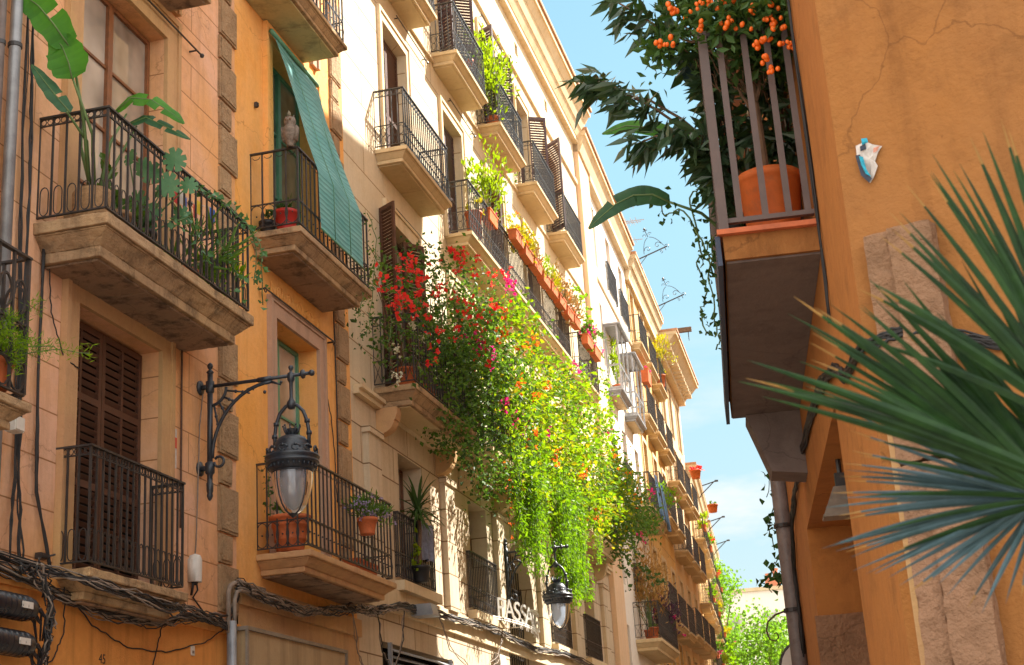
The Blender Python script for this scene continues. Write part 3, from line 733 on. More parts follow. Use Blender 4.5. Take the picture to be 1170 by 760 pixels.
# ================================================================ houses farther along the left side
def house(name, label, P0, deg, y0, y1, H, wm, cols, floors, wwid=1.05, wh=2.2, decks=None, cornice=.5, trim='creamtrim', base=None, rmat='roof', ss=.09, frames='shutter_worn', dm=('deck_cream', 'soffit_cream'), rail_h=1.05, rsp=.16, dx=-10, group=None):
    h = thing(name, label, 'house', P0, R(deg), group)
    ops = [(c - wwid / 2, c + wwid / 2, z, z + wh) for z in floors for c in cols]
    m = MB(); facade(m, y0, y1, 0, H, ops, .28); shell(m, y0, y1, H, dx); part('wall', m, wm, h)
    rooms(h, ops, .28, .4)
    for (a, b, c, d) in ops:
        m = MB(); m.box(.002, .04, a - .14, a, c, d + .16); m.box(.002, .04, b, b + .14, c, d + .16); m.box(.002, .04, a, b, d, d + .16); part('window_surround', m, trim, h)
    k = 0
    for (a, b, c, d) in ops:
        kd = (k * 7 + int(c)) % 3
        if kd == 0: window(h, a, b, c, d, -.18, 'louv', frames, sp=ss)
        else: window(h, a, b, c, d, -.2, 'glass', frames, rows=3)
        k += 1
    if cornice:
        m = MB(); m.box(0, cornice * .35, y0, y1, H - .9, H - .7); m.box(0, cornice * .6, y0, y1, H - .7, H - .4, top=(0, -cornice * .25, 0, 0)); m.box(0, cornice, y0 - .02, y1 + .02, H - .4, H - .1, top=(0, -cornice * .3, 0, 0)); m.box(0, cornice * 1.1, y0 - .04, y1 + .04, H - .1, H + .05)
        if cornice > .7:
            q = y0 + .3
            while q < y1 - .2: m.box(.002, cornice * .75, q, q + .22, H - .68, H - .42); q += .62
        part('cornice', m, trim, h)
    m = MB(); m.box(-6, (cornice or .2) * 1.15, y0 - .05, y1 + .05, H + .052, H + .16); part('roof', m, rmat, h)
    for (a, b, z, p, st) in (decks or []):
        dk = deck(h, p, a, b, z, .24, mats=dm, joints=1); railing(dk, p, a, b, z + .02, rail_h, st, rsp, .011)
    return h
P3 = (-7.2, 40.32, 0)
# white house with a salmon corner strip
W_ = thing('white_house', 'narrow white house in bright sun with a salmon corner strip beside the cream house', 'house', P3, R(1.7))
cw = [2.9, 6.1, 9.0]
ops = [(c - .5, c + .5, z, z + 2.1) for c in cw for z in (18.0, 14.7, 11.2, 7.9)] + [(c - .5, c + .5, 4.9, 6.7) for c in cw[:1]] + [(2.0, 9.0, .1, 3.4)]
m = MB(); facade(m, 1.9, 10.3, 0, 21.0, [o for o in ops if o[3] > 4], .3); shell(m, 0.03, 10.3, 21.0); part('wall', m, 'white', W_)
m = MB(); m.box(-.5, .14, .03, 1.9, 0, 21.6); part('corner_strip', m, 'salmon', W_)
rooms(W_, ops, .3)
for (a, b, c, d) in ops[:-1]:
    if c > 17: window(W_, a, b, c, d, -.2, 'glass', 'wood', rows=3)
    else: window(W_, a, b, c, d, -.2, 'louv', 'shutter_worn', sp=.09)
for c in cw[1:]:
    railing(W_, .07, c - .95, c + .95, 17.9, 1.05, 'plain', .12, .012, name='window_railing')
for c, z in ((2.9, 11.2), (6.1, 11.2), (6.1, 7.9)): railing(W_, .07, c - .75, c + .75, z - .05, 1.0, 'plain', .12, .012, name='window_railing')
m = MB()
for z in (17.7, 14.4, 10.9): m.box(.002, .06, 1.9, 10.3, z - .2, z - .1)
part('string_course', m, 'creamtrim', W_)
m = MB(); m.box(0, .2, 1.9, 10.3, 20.5, 20.7); m.box(0, .36, 0.03, 10.3, 20.95, 21.2, top=(0, -.12, 0, 0)); m.box(0, .42, 0.0, 10.3, 21.2, 21.36); m.box(0, .3, .03, 10.3, 20.7, 20.95, top=(0, -.1, 0, 0)); part('cornice', m, 'creamtrim', W_)
m = MB(); m.box(-6, .48, 0.0, 10.3, 21.362, 21.46); part('roof', m, 'roof', W_)
# two glazed balconies
for a, b in ((3.3, 5.3), (6.7, 8.7)):
    dk = deck(W_, .42, a, b, 14.0, .2, mats=('galv', 'deck_cream'), joints=2); m = MB()
    for x, y in ((.42, a), (.42, b), (.42, (a + b) / 2), (.04, a), (.04, b)): m.box(x - .025, x + .025, y - .025, y + .025, 14.0, 16.1)
    for z in (14.02, 14.75, 16.05): m.box(.395, .445, a + .03, b - .03, z, z + .05); m.box(.07, .39, a - .02, a + .02, z, z + .05); m.box(.07, .39, b - .02, b + .02, z, z + .05)
    m.box(.0, .55, a - .06, b + .06, 16.103, 16.16)
    f_ = part('glazed_frame', m, 'galv', dk)
# yellow house
Y_ = house('yellow_house', 'tall yellow rendered house with three stacks of grey screened balconies', P3, 1.7, 10.34, 18.6, 21.0, 'yellow', [11.5, 14.4, 17.2], [17.75, 15.0, 11.95, 8.0, 5.2], decks=[
    (10.4, 12.6, 17.65, .36, 'plain'), (13.2, 15.4, 17.65, .36, 'plain'), (16.2, 18.3, 17.65, .36, 'plain'),
    (10.5, 12.7, 14.95, .4, 'plain'), (13.3, 15.5, 14.95, .4, 'plain'), (16.3, 18.4, 14.95, .4, 'plain'),
    (10.5, 12.9, 11.75, .55, 'plain'), (13.6, 15.9, 11.75, .5, 'plain'), (16.5, 18.5, 11.75, .5, 'plain'),
    (9.9, 12.2, 7.75, .6, 'plain'), (13.2, 15.6, 7.75, .55, 'plain'), (16.3, 18.5, 7.75, .55, 'plain')], cornice=.44)
# two low wide balconies of the white house
dk = deck(W_, .75, 4.6, 9.4, 6.4, .34, mats=('deck_cream', 'soffit_cream'), joints=2, tp=.2); railing(dk, .75, 4.6, 9.4, 6.42, 1.1, 'xlat', .18, .012)
dk = deck(W_, .72, 5.8, 10.0, 10.75, .3, mats=('deck_cream', 'soffit_cream'), joints=2, tp=.2); railing(dk, .72, 5.8, 10.0, 10.77, 1.05, 'plain', .14, .012)
rebase(W_, 0.03); rebase(Y_, 10.34)
# screens tied to railings
scr = []
H5 = house('tan_house', 'tan house with the heaviest bracketed cornice, beyond the yellow house', P3, 1.7, 18.64, 27.6, 20.5, 'tan', [20.0, 22.9, 25.9], [17.0, 14.2, 11.4, 8.0, 5.0], decks=[
    (18.9, 21.1, 14.2, .45, 'plain'), (21.9, 24.1, 14.2, .45, 'plain'), (24.9, 27.1, 14.2, .45, 'plain'),
    (18.9, 21.1, 11.3, .5, 'plain'), (21.9, 24.1, 11.3, .5, 'plain'), (24.9, 27.1, 11.3, .5, 'plain'),
    (18.9, 21.2, 7.9, .6, 'plain'), (21.8, 24.2, 7.9, .6, 'plain'), (24.8, 27.2, 7.9, .6, 'plain')], cornice=.9)
rebase(H5, 18.64)
a17 = R(1.7)
P6 = (-7.2 - math.sin(a17) * 27.7, 40.32 + math.cos(a17) * 27.7, 0)
def fardecks(cols, floors, w=1.1, p=.5): return [(c - w, c + w, z - .05, p, 'plain') for z in floors for c in cols]
c6 = [1.8, 5.0, 8.2, 11.4]; f6 = [13.4, 10.4, 7.4, 4.6]
H6 = house('ochre_house', 'ochre house with flowering balconies, second to last on the left', P6, 4.4, 0, 13.2, 16.7, 'yellow', c6, f6, decks=fardecks(c6, f6[:3]), cornice=.45, rsp=.22)
c7 = [14.9, 18.1, 21.3, 24.5]; f7 = [13.0, 10.0, 7.2, 4.4]
H7 = house('pale_house', 'pale house with green shutters far down the street on the left', P6, 4.4, 13.24, 26.2, 16.3, 'tan', c7, f7, decks=fardecks(c7, f7[:3]), cornice=.45, rsp=.22)
c8 = [28, 31.3, 34.6, 37.9, 41.2]; f8 = [9.8, 7.0, 4.3]
H8 = house('low_cream_house', 'low cream house last on the left before the street trees', P6, 4.6, 26.24, 43.5, 13.0, 'salmon', c8, f8, decks=fardecks(c8, f8[:2]), cornice=.4, rsp=.25)
rebase(H7, 13.24); rebase(H8, 26.24)
# ================================================================ right side
RD = 5.728
rt_ = Vector((math.cos(R(RD)), math.sin(R(RD)), 0)); ft_ = Vector((-math.sin(R(RD)), math.cos(R(RD)), 0))
def RP(lat, s, z=0): return rt_ * lat + ft_ * s + Vector((0, 0, z))
# frame: local x = towards the right wall (lat), local y = along street (s)
W0 = .79
RH = thing('orange_corner_house', 'orange rendered house close on the right with a stone pillar and a recessed doorway', 'house', RP(W0, 6.9), R(RD))
def r(lat, s, z): return (lat - W0, s - 6.9, z)
m = MB(); s0, s1, zt, H = 8.9, 13.3, 3.86, 8.1
def wq(a, b, z0, z1): m.quad(r(W0, a, z0), r(W0, a, z1), r(W0, b, z1), r(W0, b, z0))
wq(6.9, s0, 0, H); wq(s0, s1, zt, H); wq(s1, 16.3, 0, H)
m.quad(r(W0, 16.3, 0), r(W0, 16.3, H), r(9, 16.3, H), r(9, 16.3, 0)); m.quad(r(9, 4, 0), r(9, 16.3, 0), r(9, 16.3, H), r(9, 4, H))
m.quad(r(W0, 6.9, H), r(9, 4, H), r(9, 16.3, H), r(W0, 16.3, H))
part('street_wall', m, 'rightwall2', RH)
m = MB(); dpt = .62
m.quad(r(W0, s1, 0), r(W0 + dpt, s1, 0), r(W0 + dpt, s1, zt), r(W0, s1, zt)); m.quad(r(W0, s0, 0), r(W0, s0, zt), r(W0 + dpt, s0, zt), r(W0 + dpt, s0, 0))
m.quad(r(W0, s0, zt), r(W0, s1, zt), r(W0 + dpt, s1, zt), r(W0 + dpt, s0, zt)); m.quad(r(W0 + dpt, s0, 0), r(W0 + dpt, s0, zt), r(W0 + dpt, s1, zt), r(W0 + dpt, s1, 0))
part('doorway_recess', m, 'rightwall2', RH)
m = MB()
for (z0, z1, w_) in ((2.55, 3.08, .40), (2.02, 2.53, .42), (1.4, 2.0, .40), (.0, 1.38, .42)):
    m.box(W0 - .03 - W0, w_, s1 - 6.9 - .07, s1 - 6.9 - .002, z0, z1)
rough(part('stone_jamb', m, 'roughpink', RH), 5, .012)
# near wall, turned towards the street corner
NA = R(-22); nd = Vector((math.cos(NA), math.sin(NA), 0)); nn_ = Vector((math.sin(NA), -math.cos(NA), 0))  # outward normal
m = MB(); m.quad((0, 0, 0), tuple(nd * 8.6), tuple(nd * 8.6 + Vector((0, 0, H))), (0, 0, H)); part('corner_wall', m, 'rightwall', RH)
m = MB(); px0, px1 = .09, .42
for k, (z0, z1) in enumerate(((3.02, 4.14), (2.02, 3.0), (1.0, 2.0), (0, .98))):
    for (a, b, pj) in ((px0, px0 + .12, .085), (px0 + .124, px1, .11)):
        c_ = nd * (a + b) / 2 + nn_ * (pj / 2 + .001) + Vector((0, 0, (z0 + z1) / 2)); m.obox(c_, nd * (b - a) / 2, nn_ * pj / 2, (0, 0, (z1 - z0) / 2))
rough(part('stone_pillar', m, 'roughpink', RH), 6, .022)
m = MB(); c_ = nd * .068 + nn_ * .008 + Vector((0, 0, 1.6)); m.obox(c_, nd * .02, nn_ * .007, (0, 0, 1.6)); part('plaster_edge', m, 'stone', RH)
m = MB(); m.box(-.3, 8, 0, 9.4, H, H + .3); part('roof', m, 'roof', RH)
# big balcony
bl = (.205, 8.4, 12.35)
m = MB(); m.mi = 0; m.box(bl[0] + .012 - W0, -.001, 8.42 - 6.9, 12.33 - 6.9, 4.70, 4.852); m.mi = 1
m.box(bl[0] + .02 - W0, -.002, 8.45 - 6.9, 12.30 - 6.9, 4.685, 4.699)
bal = part('balcony', m, ['rightwall', 'soffit_brown'], RH)
m = MB(); m.box(bl[0] - .02 - W0, -.001, 8.375 - 6.9, 12.36 - 6.9, 4.853, 4.885); part('tile_edge', m, 'tileorange', bal)
m = MB(); m.box(bl[0] - .035 - W0, bl[0] - .005 - W0, 8.40 - 6.9, 12.38 - 6.9, 4.66, 4.85); part('fascia', m, 'bluefascia', bal)
m = MB(); zb = 4.93; ht = 1.28
m.box(bl[0] - W0, -.01, 8.40 - 6.9, 8.44 - 6.9, zb, zb + .03); m.box(bl[0] - W0, -.01, 8.40 - 6.9, 8.44 - 6.9, zb + ht, zb + ht + .03)
m.box(bl[0] - W0, bl[0] + .04 - W0, 8.44 - 6.9, 12.3 - 6.9, zb, zb + .03); m.box(bl[0] - W0, bl[0] + .04 - W0, 8.44 - 6.9, 12.3 - 6.9, zb + ht, zb + ht + .03)
m.box(bl[0] - .002 - W0, bl[0] + .055 - W0, 8.385 - 6.9, 8.45 - 6.9, 4.886, zb + ht + .035)
for la in (.335, .49, .63, .745): m.box(la - .02 - W0, la + .02 - W0, 8.405 - 6.9, 8.425 - 6.9, zb + .02, zb + ht)
q = 8.62
while q < 12.25: m.box(bl[0] + .004 - W0, bl[0] + .024 - W0, q - 6.9, q + .04 - 6.9, zb + .02, zb + ht); q += .17
part('flat_bar_railing', m, 'iron_grey', bal)
m = MB(); m.prism([(-.001, 4.14), (.50 - W0, 4.18), (.335 - W0, 4.683), (-.001, 4.683)], 12.20 - 6.9, 12.6 - 6.9, ((1, 0, 0), (0, 0, 1), (0, 1, 0))); part('corbel', m, 'soffit_brown', RH)
m = MB(); window(RH, 9.3 - 6.9, 10.6 - 6.9, 4.9, 7.1, -.02, 'louv', 'shutter_worn', sp=.08)
# the rest of the right side, set back
def rhouse(name, label, lat, sa, sb, H, wm, floors, ncol, dk=True, base=0):
    o = RP(lat, sb); cols = [(i + .5) * (sb - sa) / ncol for i in range(ncol)]
    return house(name, label, tuple(o), RD + 180, 0, sb - sa, H, wm, cols, floors, decks=([(c - 1.0, c + 1.0, z - .05, .45, 'plain') for z in floors[:2] for c in cols] if dk else None), cornice=.4, rsp=.25, dx=-9)
rhouse('rose_house', 'tall rose house set back behind the orange corner house', 1.95, 16.35, 23.0, 24.0, 'salmon', [17, 13.5, 10, 6.5, 3.4], 2, False)
rhouse('ochre_side_house', 'lower ochre house set back past the rose house on the right', 2.0, 23.04, 29.3, 20.6, 'tan', [16, 12.5, 9, 5.6], 2, False)
rhouse('low_workshop', 'low pale workshop between taller houses on the right', 3.4, 29.34, 43.0, 6.5, 'tan', [3.2], 4, False)
rhouse('grey_side_house', 'beige house standing beyond the low workshop on the right', 5.4, 43.04, 74, 20.5, 'tan', [16, 12.5, 9, 5.5], 8, False)
BR = thing('red_brick_building', 'red brick building seen beside the grey pipe at the end of the street', 'building', RP(3.38, 80), R(RD))
m = MB(); m.box(0, 8, 0, 4, 0, 15.6); part('wall', m, 'redbrick', BR)
m = MB(); m.box(-.12, 8.1, -.12, 4.1, 15.602, 15.9); m.box(-.05, -.001, -.0, 4, 12.2, 12.4); part('roof_edge', m, 'creamtrim', BR)
for z in (3.2, 6.4, 9.6, 12.6):
    for q in (.6, 2.4):
        m = MB(); m.box(-.06, -.002, q, q + 1.1, z, z + 1.7); w_ = part('window', m, 'boxwhite', BR); g = MB(); g.box(-.075, -.062, q + .1, q + 1.0, z + .1, z + 1.6); part('pane', g, 'pane', w_)
BG = thing('beige_block', 'flat roofed beige block with chimney pots behind the street trees', 'building', RP(-7, 128), R(RD))
m = MB(); m.box(0, 24, 0, 10, 0, 18.4); part('wall', m, 'white', BG)
m = MB(); m.box(-.2, 24.2, -.2, 10.2, 18.402, 18.7); part('parapet', m, 'creamtrim', BG)
for q in range(1, 23, 3):
    for z in (4.5, 8, 11.5, 15):
        m = MB(); m.box(q, q + 1.3, -.05, -.002, z, z + 1.6); w_ = part('window', m, 'boxwhite', BG); g = MB(); g.box(q + .1, q + 1.2, -.07, -.052, z + .1, z + 1.5); part('pane', g, 'pane', w_)
m = MB(); m.box(10.6, 11.9, 2, 3, 18.702, 19.5); m.lathe([(.25, 0), (.22, .5), (.3, .55), (.3, .65)], (10.95, 2.5, 19.502), 8); m.lathe([(.25, 0), (.22, .9), (.3, .95), (.3, 1.05)], (11.55, 2.5, 19.502), 8); part('chimney', m, 'redbrick', BG)

# ================================================================ ground
m = MB(); m.quad((-400, -60, -.02), (400, -60, -.02), (400, 700, -.02), (-400, 700, -.02)); struct('ground', m, 'ground')
def poly(mb, pts, z): mb.add([(p[0], p[1], z) for p in pts], [tuple(range(len(pts)))])
le = [(-7.2, -20), (-7.2, 40.3), P6[:2], (P6[0] - math.sin(R(4.4)) * 45, P6[1] + math.cos(R(4.4)) * 45)]
re_ = [tuple(RP(.79, 16))[:2], tuple(RP(2.0, 16.4))[:2], tuple(RP(5.4, 75))[:2], tuple(RP(5.4, 112))[:2]]
m = MB(); poly(m, [(-5.9, -20), (-5.9, 40.3), (P6[0] + 1.3, P6[1]), (le[3][0] + 1.3, le[3][1]), (re_[3][0] - 1.2, re_[3][1]), (re_[2][0] - 1.2, re_[2][1]), (tuple(RP(-.3, 16))[0], tuple(RP(-.3, 16))[1]), (-.3, -20)], -.012); struct('road', m, 'asphalt')
m = MB()
prevs = [(-7.2, -20), (-7.2, 40.3), P6[:2], le[3]]
for (a, b) in zip(prevs[:-1], prevs[1:]):
    vs = [(a[0] - .3, a[1], -.01), (a[0] + 1.3, a[1], -.01), (b[0] + 1.3, b[1], -.01), (b[0] - .3, b[1], -.01)]; tv = [(x, y, .11) for x, y, z in vs]
    m.add(vs + tv, [(4, 5, 6, 7), (0, 1, 5, 4), (1, 2, 6, 5), (2, 3, 7, 6), (3, 0, 4, 7)])
struct('pavement_left', m, 'pave')
m = MB(); q0 = RP(-.25, 4); q1 = RP(-.25, 76); q2 = RP(8, 76); q3 = RP(8, 4)
vs = [(p.x, p.y, -.008) for p in (q0, q3, q2, q1)]; tv = [(x, y, .11) for x, y, z in vs]
m.add(vs + tv, [(4, 5, 6, 7), (0, 1, 5, 4), (1, 2, 6, 5), (2, 3, 7, 6), (3, 0, 4, 7)]); struct('pavement_right', m, 'pave')
# ================================================================ street lamps on wall brackets
def make_lamp(loc, label, group):
    t = thing('wall_street_lamp', label, 'street lamp', loc, 0, group)
    ax = 1.12
    m = MB()
    # wall post with collars and finials
    m.tube([(.13, 0, -1.05), (.13, 0, .18)], .032, 10)
    m.lathe([(.001, .32), (.028, .30), (.036, .275), (.028, .25), (.014, .235), (.03, .22), (.045, .20), (.03, .185), (.03, .10), (.05, .09), (.05, -.03), (.032, -.05)], (.13, 0, 0), 10)
    m.lathe([(.032, -.85), (.055, -.87), (.055, -.98), (.034, -1.0), (.030, -1.08), (.042, -1.10), (.038, -1.19), (.03, -1.21), (.036, -1.24), (.022, -1.28), (.001, -1.30)], (.13, 0, 0), 10)
    for z in (.03, -.92):
        m.tube([(0, 0, z), (.13, 0, z)], .03, 8); m.tube([(0.0, 0, z), (.022, 0, z)], .085, 10)
    # arm
    m.tube([(.1, 0, .03), (ax + .22, 0, .03)], .021, 8)
    m.tube([(.72, 0, .03), (.88, 0, .03)], .030, 8)
    m.ball((ax + .25, 0, .03), .038, 8); m.tube([(ax + .13, 0, .03), (ax + .16, 0, .03)], .05, 8)
    m.tube(ell((ax + .145, 0, .03), (0, 1, 0), .03, .05, 8), .01, 5, closed=True)
    # big brace arc
    pts = [(.88 - .72 * math.sin(a) ** 1.0 * 1.0, 0, -.01 - .80 * (1 - math.cos(a))) for a in [i / 14 * PI / 2 for i in range(15)]]
    m.tube(pts, .021, 7)
    m.tube(ell((.24, 0, -.86), (1, 0, 0), .06, .06, 10, -PI, PI * .8), .016, 6)
    m.tube([(.88, 0, -.01), (1.0, 0, -.06)], [.018, .01], 6); m.ball((.80, 0, -.12), .022, 6); m.ball((1.0, 0, -.03), .02, 6)
    m.tube(ell((.62, 0, -.08), (1, 0, 0), .045, .03, 8, 0, PI * 1.5), .010, 5)
    # spokes fanning from the inner corner
    m.tube(ell((.13, 0, 0), (1, 0, 0), .20, .20, 8, -PI / 2, 0), .018, 6)
    for a, i in ((12, 4), (34, 6), (56, 8), (76, 10)):
        A = Vector((.13 + .20 * math.cos(R(a)), 0, -.20 * math.sin(R(a)))); B_ = Vector(pts[i])
        m.tube([A, B_], [.013, .011], 6); mid = A.lerp(B_, .5); m.ball(mid, .022, 6); m.ball(A.lerp(B_, .85), .02, 6)
    part('bracket', m, 'lampmetal', t, True)
    # hanger: knob, stem and hoop
    m = MB()
    m.lathe([(.001, .155), (.024, .145), (.030, .125), (.022, .10), (.014, .085), (.02, .07), (.042, .055), (.042, -.02), (.03, -.04), (.022, -.06), (.020, -.22), (.028, -.25), (.05, -.28), (.055, -.32), (.035, -.36), (.001, -.365)], (ax, 0, 0), 12)
    hoop = [(ax - .20, 0, -.83), (ax - .205, 0, -.66), (ax - .185, 0, -.52), (ax - .14, 0, -.40), (ax - .07, 0, -.325), (ax, 0, -.30), (ax + .07, 0, -.325), (ax + .14, 0, -.40), (ax + .185, 0, -.52), (ax + .205, 0, -.66), (ax + .20, 0, -.83)]
    m.tube(hoop, .021, 8)
    for i in (1, 2, 8, 9): 
        p = Vector(hoop[i]); m.tube([p - Vector((0, 0, .02)), p + Vector((0, 0, .02))], .032, 8)
    part('hanger', m, 'lampmetal', t, True)
    # head: crown, dome, ornate ring
    m = MB()
    m.lathe([(.055, -.665), (.06, -.66), (.065, -.62), (.075, -.60)], (ax, 0, 0), 14)
    for k in range(9):
        a = 2 * PI * k / 9; c, s_ = math.cos(a), math.sin(a)
        m.tube([(ax + .05 * c, .05 * s_, -.66), (ax + .075 * c, .075 * s_, -.62), (ax + .095 * c, .095 * s_, -.565)], [.014, .011, .008], 5); m.ball((ax + .097 * c, .097 * s_, -.56), .013, 6)
    m.lathe([(.055, -.665), (.10, -.675), (.15, -.70), (.185, -.745), (.20, -.80), (.205, -.85), (.22, -.88), (.30, -.905), (.305, -.93), (.285, -.95), (.285, -.965), (.30, -.975), (.30, -.995), (.262, -1.005), (.255, -1.055), (.235, -1.075), (.225, -1.08)], (ax, 0, 0), 24)
    for k in range(12):      # leaf scrolls standing on the ring
        a = 2 * PI * k / 12; c, s_ = math.cos(a), math.sin(a); T = Vector((-s_, c, 0)); o = Vector((ax + .275 * c, .275 * s_, -.88))
        m.tube([o + T * (.055 * math.cos(b) * (1 - j * .05)) + Vector((0, 0, .035 * math.sin(b) + .02)) for j, b in enumerate([i * .7 for i in range(9)])], .012, 5)
        m.ball(o + Vector((0, 0, .05)), .020, 6)
    for k in range(28):
        a = 2 * PI * k / 28; m.box(0, 0, 0, 0, 0, 0) if False else m.obox((ax + .262 * math.cos(a), .262 * math.sin(a), -1.03), (.012 * math.cos(a), .012 * math.sin(a), 0), (-.010 * math.sin(a), .010 * math.cos(a), 0), (0, 0, .02))
    part('lamp_head', m, 'lampmetal', t, True)
    # glass bowl
    prof = [(.222, -1.085), (.222, -1.16), (.212, -1.26), (.19, -1.36), (.155, -1.45), (.105, -1.52), (.05, -1.555), (.012, -1.56)]
    m = MB(); m.lathe(prof, (ax, 0, 0), 28); m.lathe([(r_ - .006, z) for r_, z in prof], (ax, 0, 0), 28); part('glass_bowl', m, 'glass', t, True)
    m = MB()
    for k in range(4):
        a = PI / 4 + PI / 2 * k + .3; m.tube([(ax + (r_ + .004) * math.cos(a), (r_ + .004) * math.sin(a), z) for r_, z in prof], .007, 5)
    m.tube([(ax + .224 * math.cos(b), .224 * math.sin(b), -1.088) for b in [i * PI / 12 for i in range(24)]], .010, 5, closed=True)
    m.lathe([(.06, -1.548), (.04, -1.57), (.02, -1.585), (.001, -1.60)], (ax, 0, 0), 10)
    part('cage', m, 'lampmetal', t, True)
    m = MB(); m.lathe([(.12, -1.09), (.115, -1.12), (.045, -1.15), (.04, -1.20), (.05, -1.22), (.05, -1.33), (.03, -1.36), (.001, -1.365)], (ax, 0, 0), 14); part('bulb', m, 'boxwhite', t, True)
    return t
lamp = make_lamp((XF, 14.82, 6.42), 'large dark iron street lamp hanging in front of the terracotta pot balcony', 'iron street lamps on scrolled wall brackets')
copytree(lamp, None, (XF, 28.25, 6.52), label='sunlit street lamp hanging beside the arched passage sign below the vines', group='iron street lamps on scrolled wall brackets')

# ================================================================ cables, boxes and pipes
def wig(a, b, n=12, sag=0., w=.02, rs=None):
    rs = rs or rnd; a = Vector(a); b = Vector(b); out = []
    for i in range(n + 1):
        u = i / n; p = a.lerp(b, u); p.z -= sag * 4 * u * (1 - u)
        if 0 < i < n: p += Vector((rs.uniform(-w * .4, w * .6), rs.uniform(-w, w), rs.uniform(-w, w)))
        out.append(p)
    return out
def path(pts, w=.02, n=5, rs=None):
    out = []
    for a, b in zip(pts[:-1], pts[1:]): out += wig(a, b, n, 0, w, rs)[:-1]
    return out + [Vector(pts[-1])]
def bundle(name, label, routes, k, spread, r, mats=('cable', 'cable_grey'), seed=1, w=.02, sagr=(0, 0), loc=None, n=6):
    rs = random.Random(seed); m = MB(); pts0 = Vector(routes[0][0])
    for j in range(k):
        rt = routes[j % len(routes)]; m.mi = 0 if rs.random() < .62 else 1
        pp = [Vector(p) + Vector((rs.uniform(0, spread * .6), rs.uniform(-spread, spread) * .3, rs.uniform(-spread, spread))) for p in rt]
        m.tube(path(pp, w, n, rs), r * rs.uniform(.7, 1.5), 5)
    for i in range(len(m.v)): m.v[i] = tuple(Vector(m.v[i]) - pts0)
    o = part(name, m, list(mats), None, True); o.location = pts0
    tag(o, label, 'cables', None); return o
X = XF
bundle('cable_bundle', 'thick tangle of dusty cables running under the lowest shuttered balcony of the peach house', [[(X + .09, 9.0, 3.9), (X + .09, 10.8, 3.82), (X + .1, 11.7, 3.72), (X + .12, 12.6, 3.62), (X + .12, 13.6, 3.64), (X + .1, 14.6, 3.82), (X + .09, 15.35, 3.86), (X + .09, 15.6, 4.22)],
       [(X + .09, 9.0, 3.98), (X + .09, 11.2, 3.90), (X + .4, 11.9, 3.80), (X + .42, 13.3, 3.74), (X + .2, 14.1, 3.82), (X + .09, 15.3, 3.80)]], 30, .06, .0072, seed=2, w=.03)
bundle('cable_bundle', 'cables strung below the terracotta pot balcony of the amber house', [[(X + .12, 15.5, 4.28), (X + .14, 16.3, 4.22), (X + .2, 17.3, 4.16), (X + .2, 18.4, 4.30), (X + .14, 19.4, 4.45), (X + .12, 20.3, 4.50)]], 20, .07, .0075, seed=3, w=.04)
bundle('cable_bundle', 'cables along the stone base of the sunlit cream house', [[(X + .15, 20.3, 4.52), (X + .13, 21.4, 4.72), (X + .12, 23.2, 4.80), (X + .12, 25.2, 4.86), (X + .13, 27.2, 4.90), (X + .13, 30.0, 4.82), (X + .13, 33.2, 4.98), (X + .13, 36.5, 4.9), (X + .16, 40.2, 4.95)]], 18, .06, .009, seed=4, w=.035)
bundle('cable_bundle', 'hanging loops of cable below the security lamp on the cream house base', [[(X + .13, 20.3, 4.5), (X + .1, 20.5, 4.0), (X + .1, 21.0, 3.7), (X + .12, 21.4, 4.2), (X + .12, 21.6, 4.7)], [(X + .13, 23.4, 4.8), (X + .1, 24.0, 4.3), (X + .1, 25.6, 4.0), (X + .12, 27.0, 4.35), (X + .12, 27.6, 4.85)], [(X + .13, 19.2, 4.4), (X + .1, 19.5, 3.9), (X + .1, 19.9, 3.5), (X + .1, 20.1, 2.9)]], 6, .06, .008, seed=5, w=.03)
bundle('cable_bundle', 'thin vertical cables on the wall left of the banana plant', [[(X + .03, 11.10, 12), (X + .04, 11.08, 9), (X + .04, 11.14, 7.4), (X + .05, 11.10, 6.0), (X + .05, 11.16, 4.6), (X + .08, 11.2, 3.9)], [(X + .03, 11.02, 12), (X + .03, 11.0, 8), (X + .03, 11.12, 5.0), (X + .1, 11.0, 3.9)]], 9, .035, .007, mats=('cable', 'cable'), seed=6, w=.02)
bundle('cable_bundle', 'pair of vertical cables between the fern balcony and the shuttered door', [[(X + .03, 11.44, 7.0), (X + .03, 11.44, 5.5), (X + .03, 11.48, 4.6), (X + .05, 11.75, 3.9)]], 2, .02, .010, mats=('cable', 'cable'), seed=7, w=.008)
def wire(name, label, pts, r=.008, mat='cable', w=.01, n=8, seed=0):
    rs = random.Random(seed); o0 = Vector(pts[0]); m = MB(); m.tube([p - o0 for p in path(pts, w, n, rs)], r, 5)
    o = part(name, m, mat, None, True); o.location = o0; return tag(o, label, 'cable')
wire('loose_cable', 'long loose cable sagging across the orange base wall', [(X + .06, 11.9, 3.82), (X + .04, 12.5, 3.52), (X + .03, 13.2, 3.38), (X + .03, 14.0, 3.40), (X + .04, 14.9, 3.58), (X + .07, 15.3, 3.76)], .007)
wire('loose_cable', 'loop of cable hanging beside the black splice boxes', [(X + .1, 11.9, 3.8), (X + .06, 11.98, 3.4), (X + .06, 11.8, 3.14), (X + .08, 11.5, 3.08), (X + .15, 11.25, 3.2)], .007, seed=4)
wire('loose_cable', 'cable dropping down the orange base wall to the right of the number', [(X + .05, 13.9, 3.72), (X + .03, 13.8, 3.4), (X + .03, 13.6, 3.0), (X + .03, 13.55, 2.4)], .007, seed=5)
wire('lamp_cable', 'thin cable down the wall behind the large street lamp bracket', [(X + .02, 14.86, 6.4), (X + .02, 14.78, 6.0), (X + .02, 14.74, 5.2), (X + .02, 14.70, 4.6), (X + .02, 14.62, 4.25)], .008, 'cable_grey', .004)
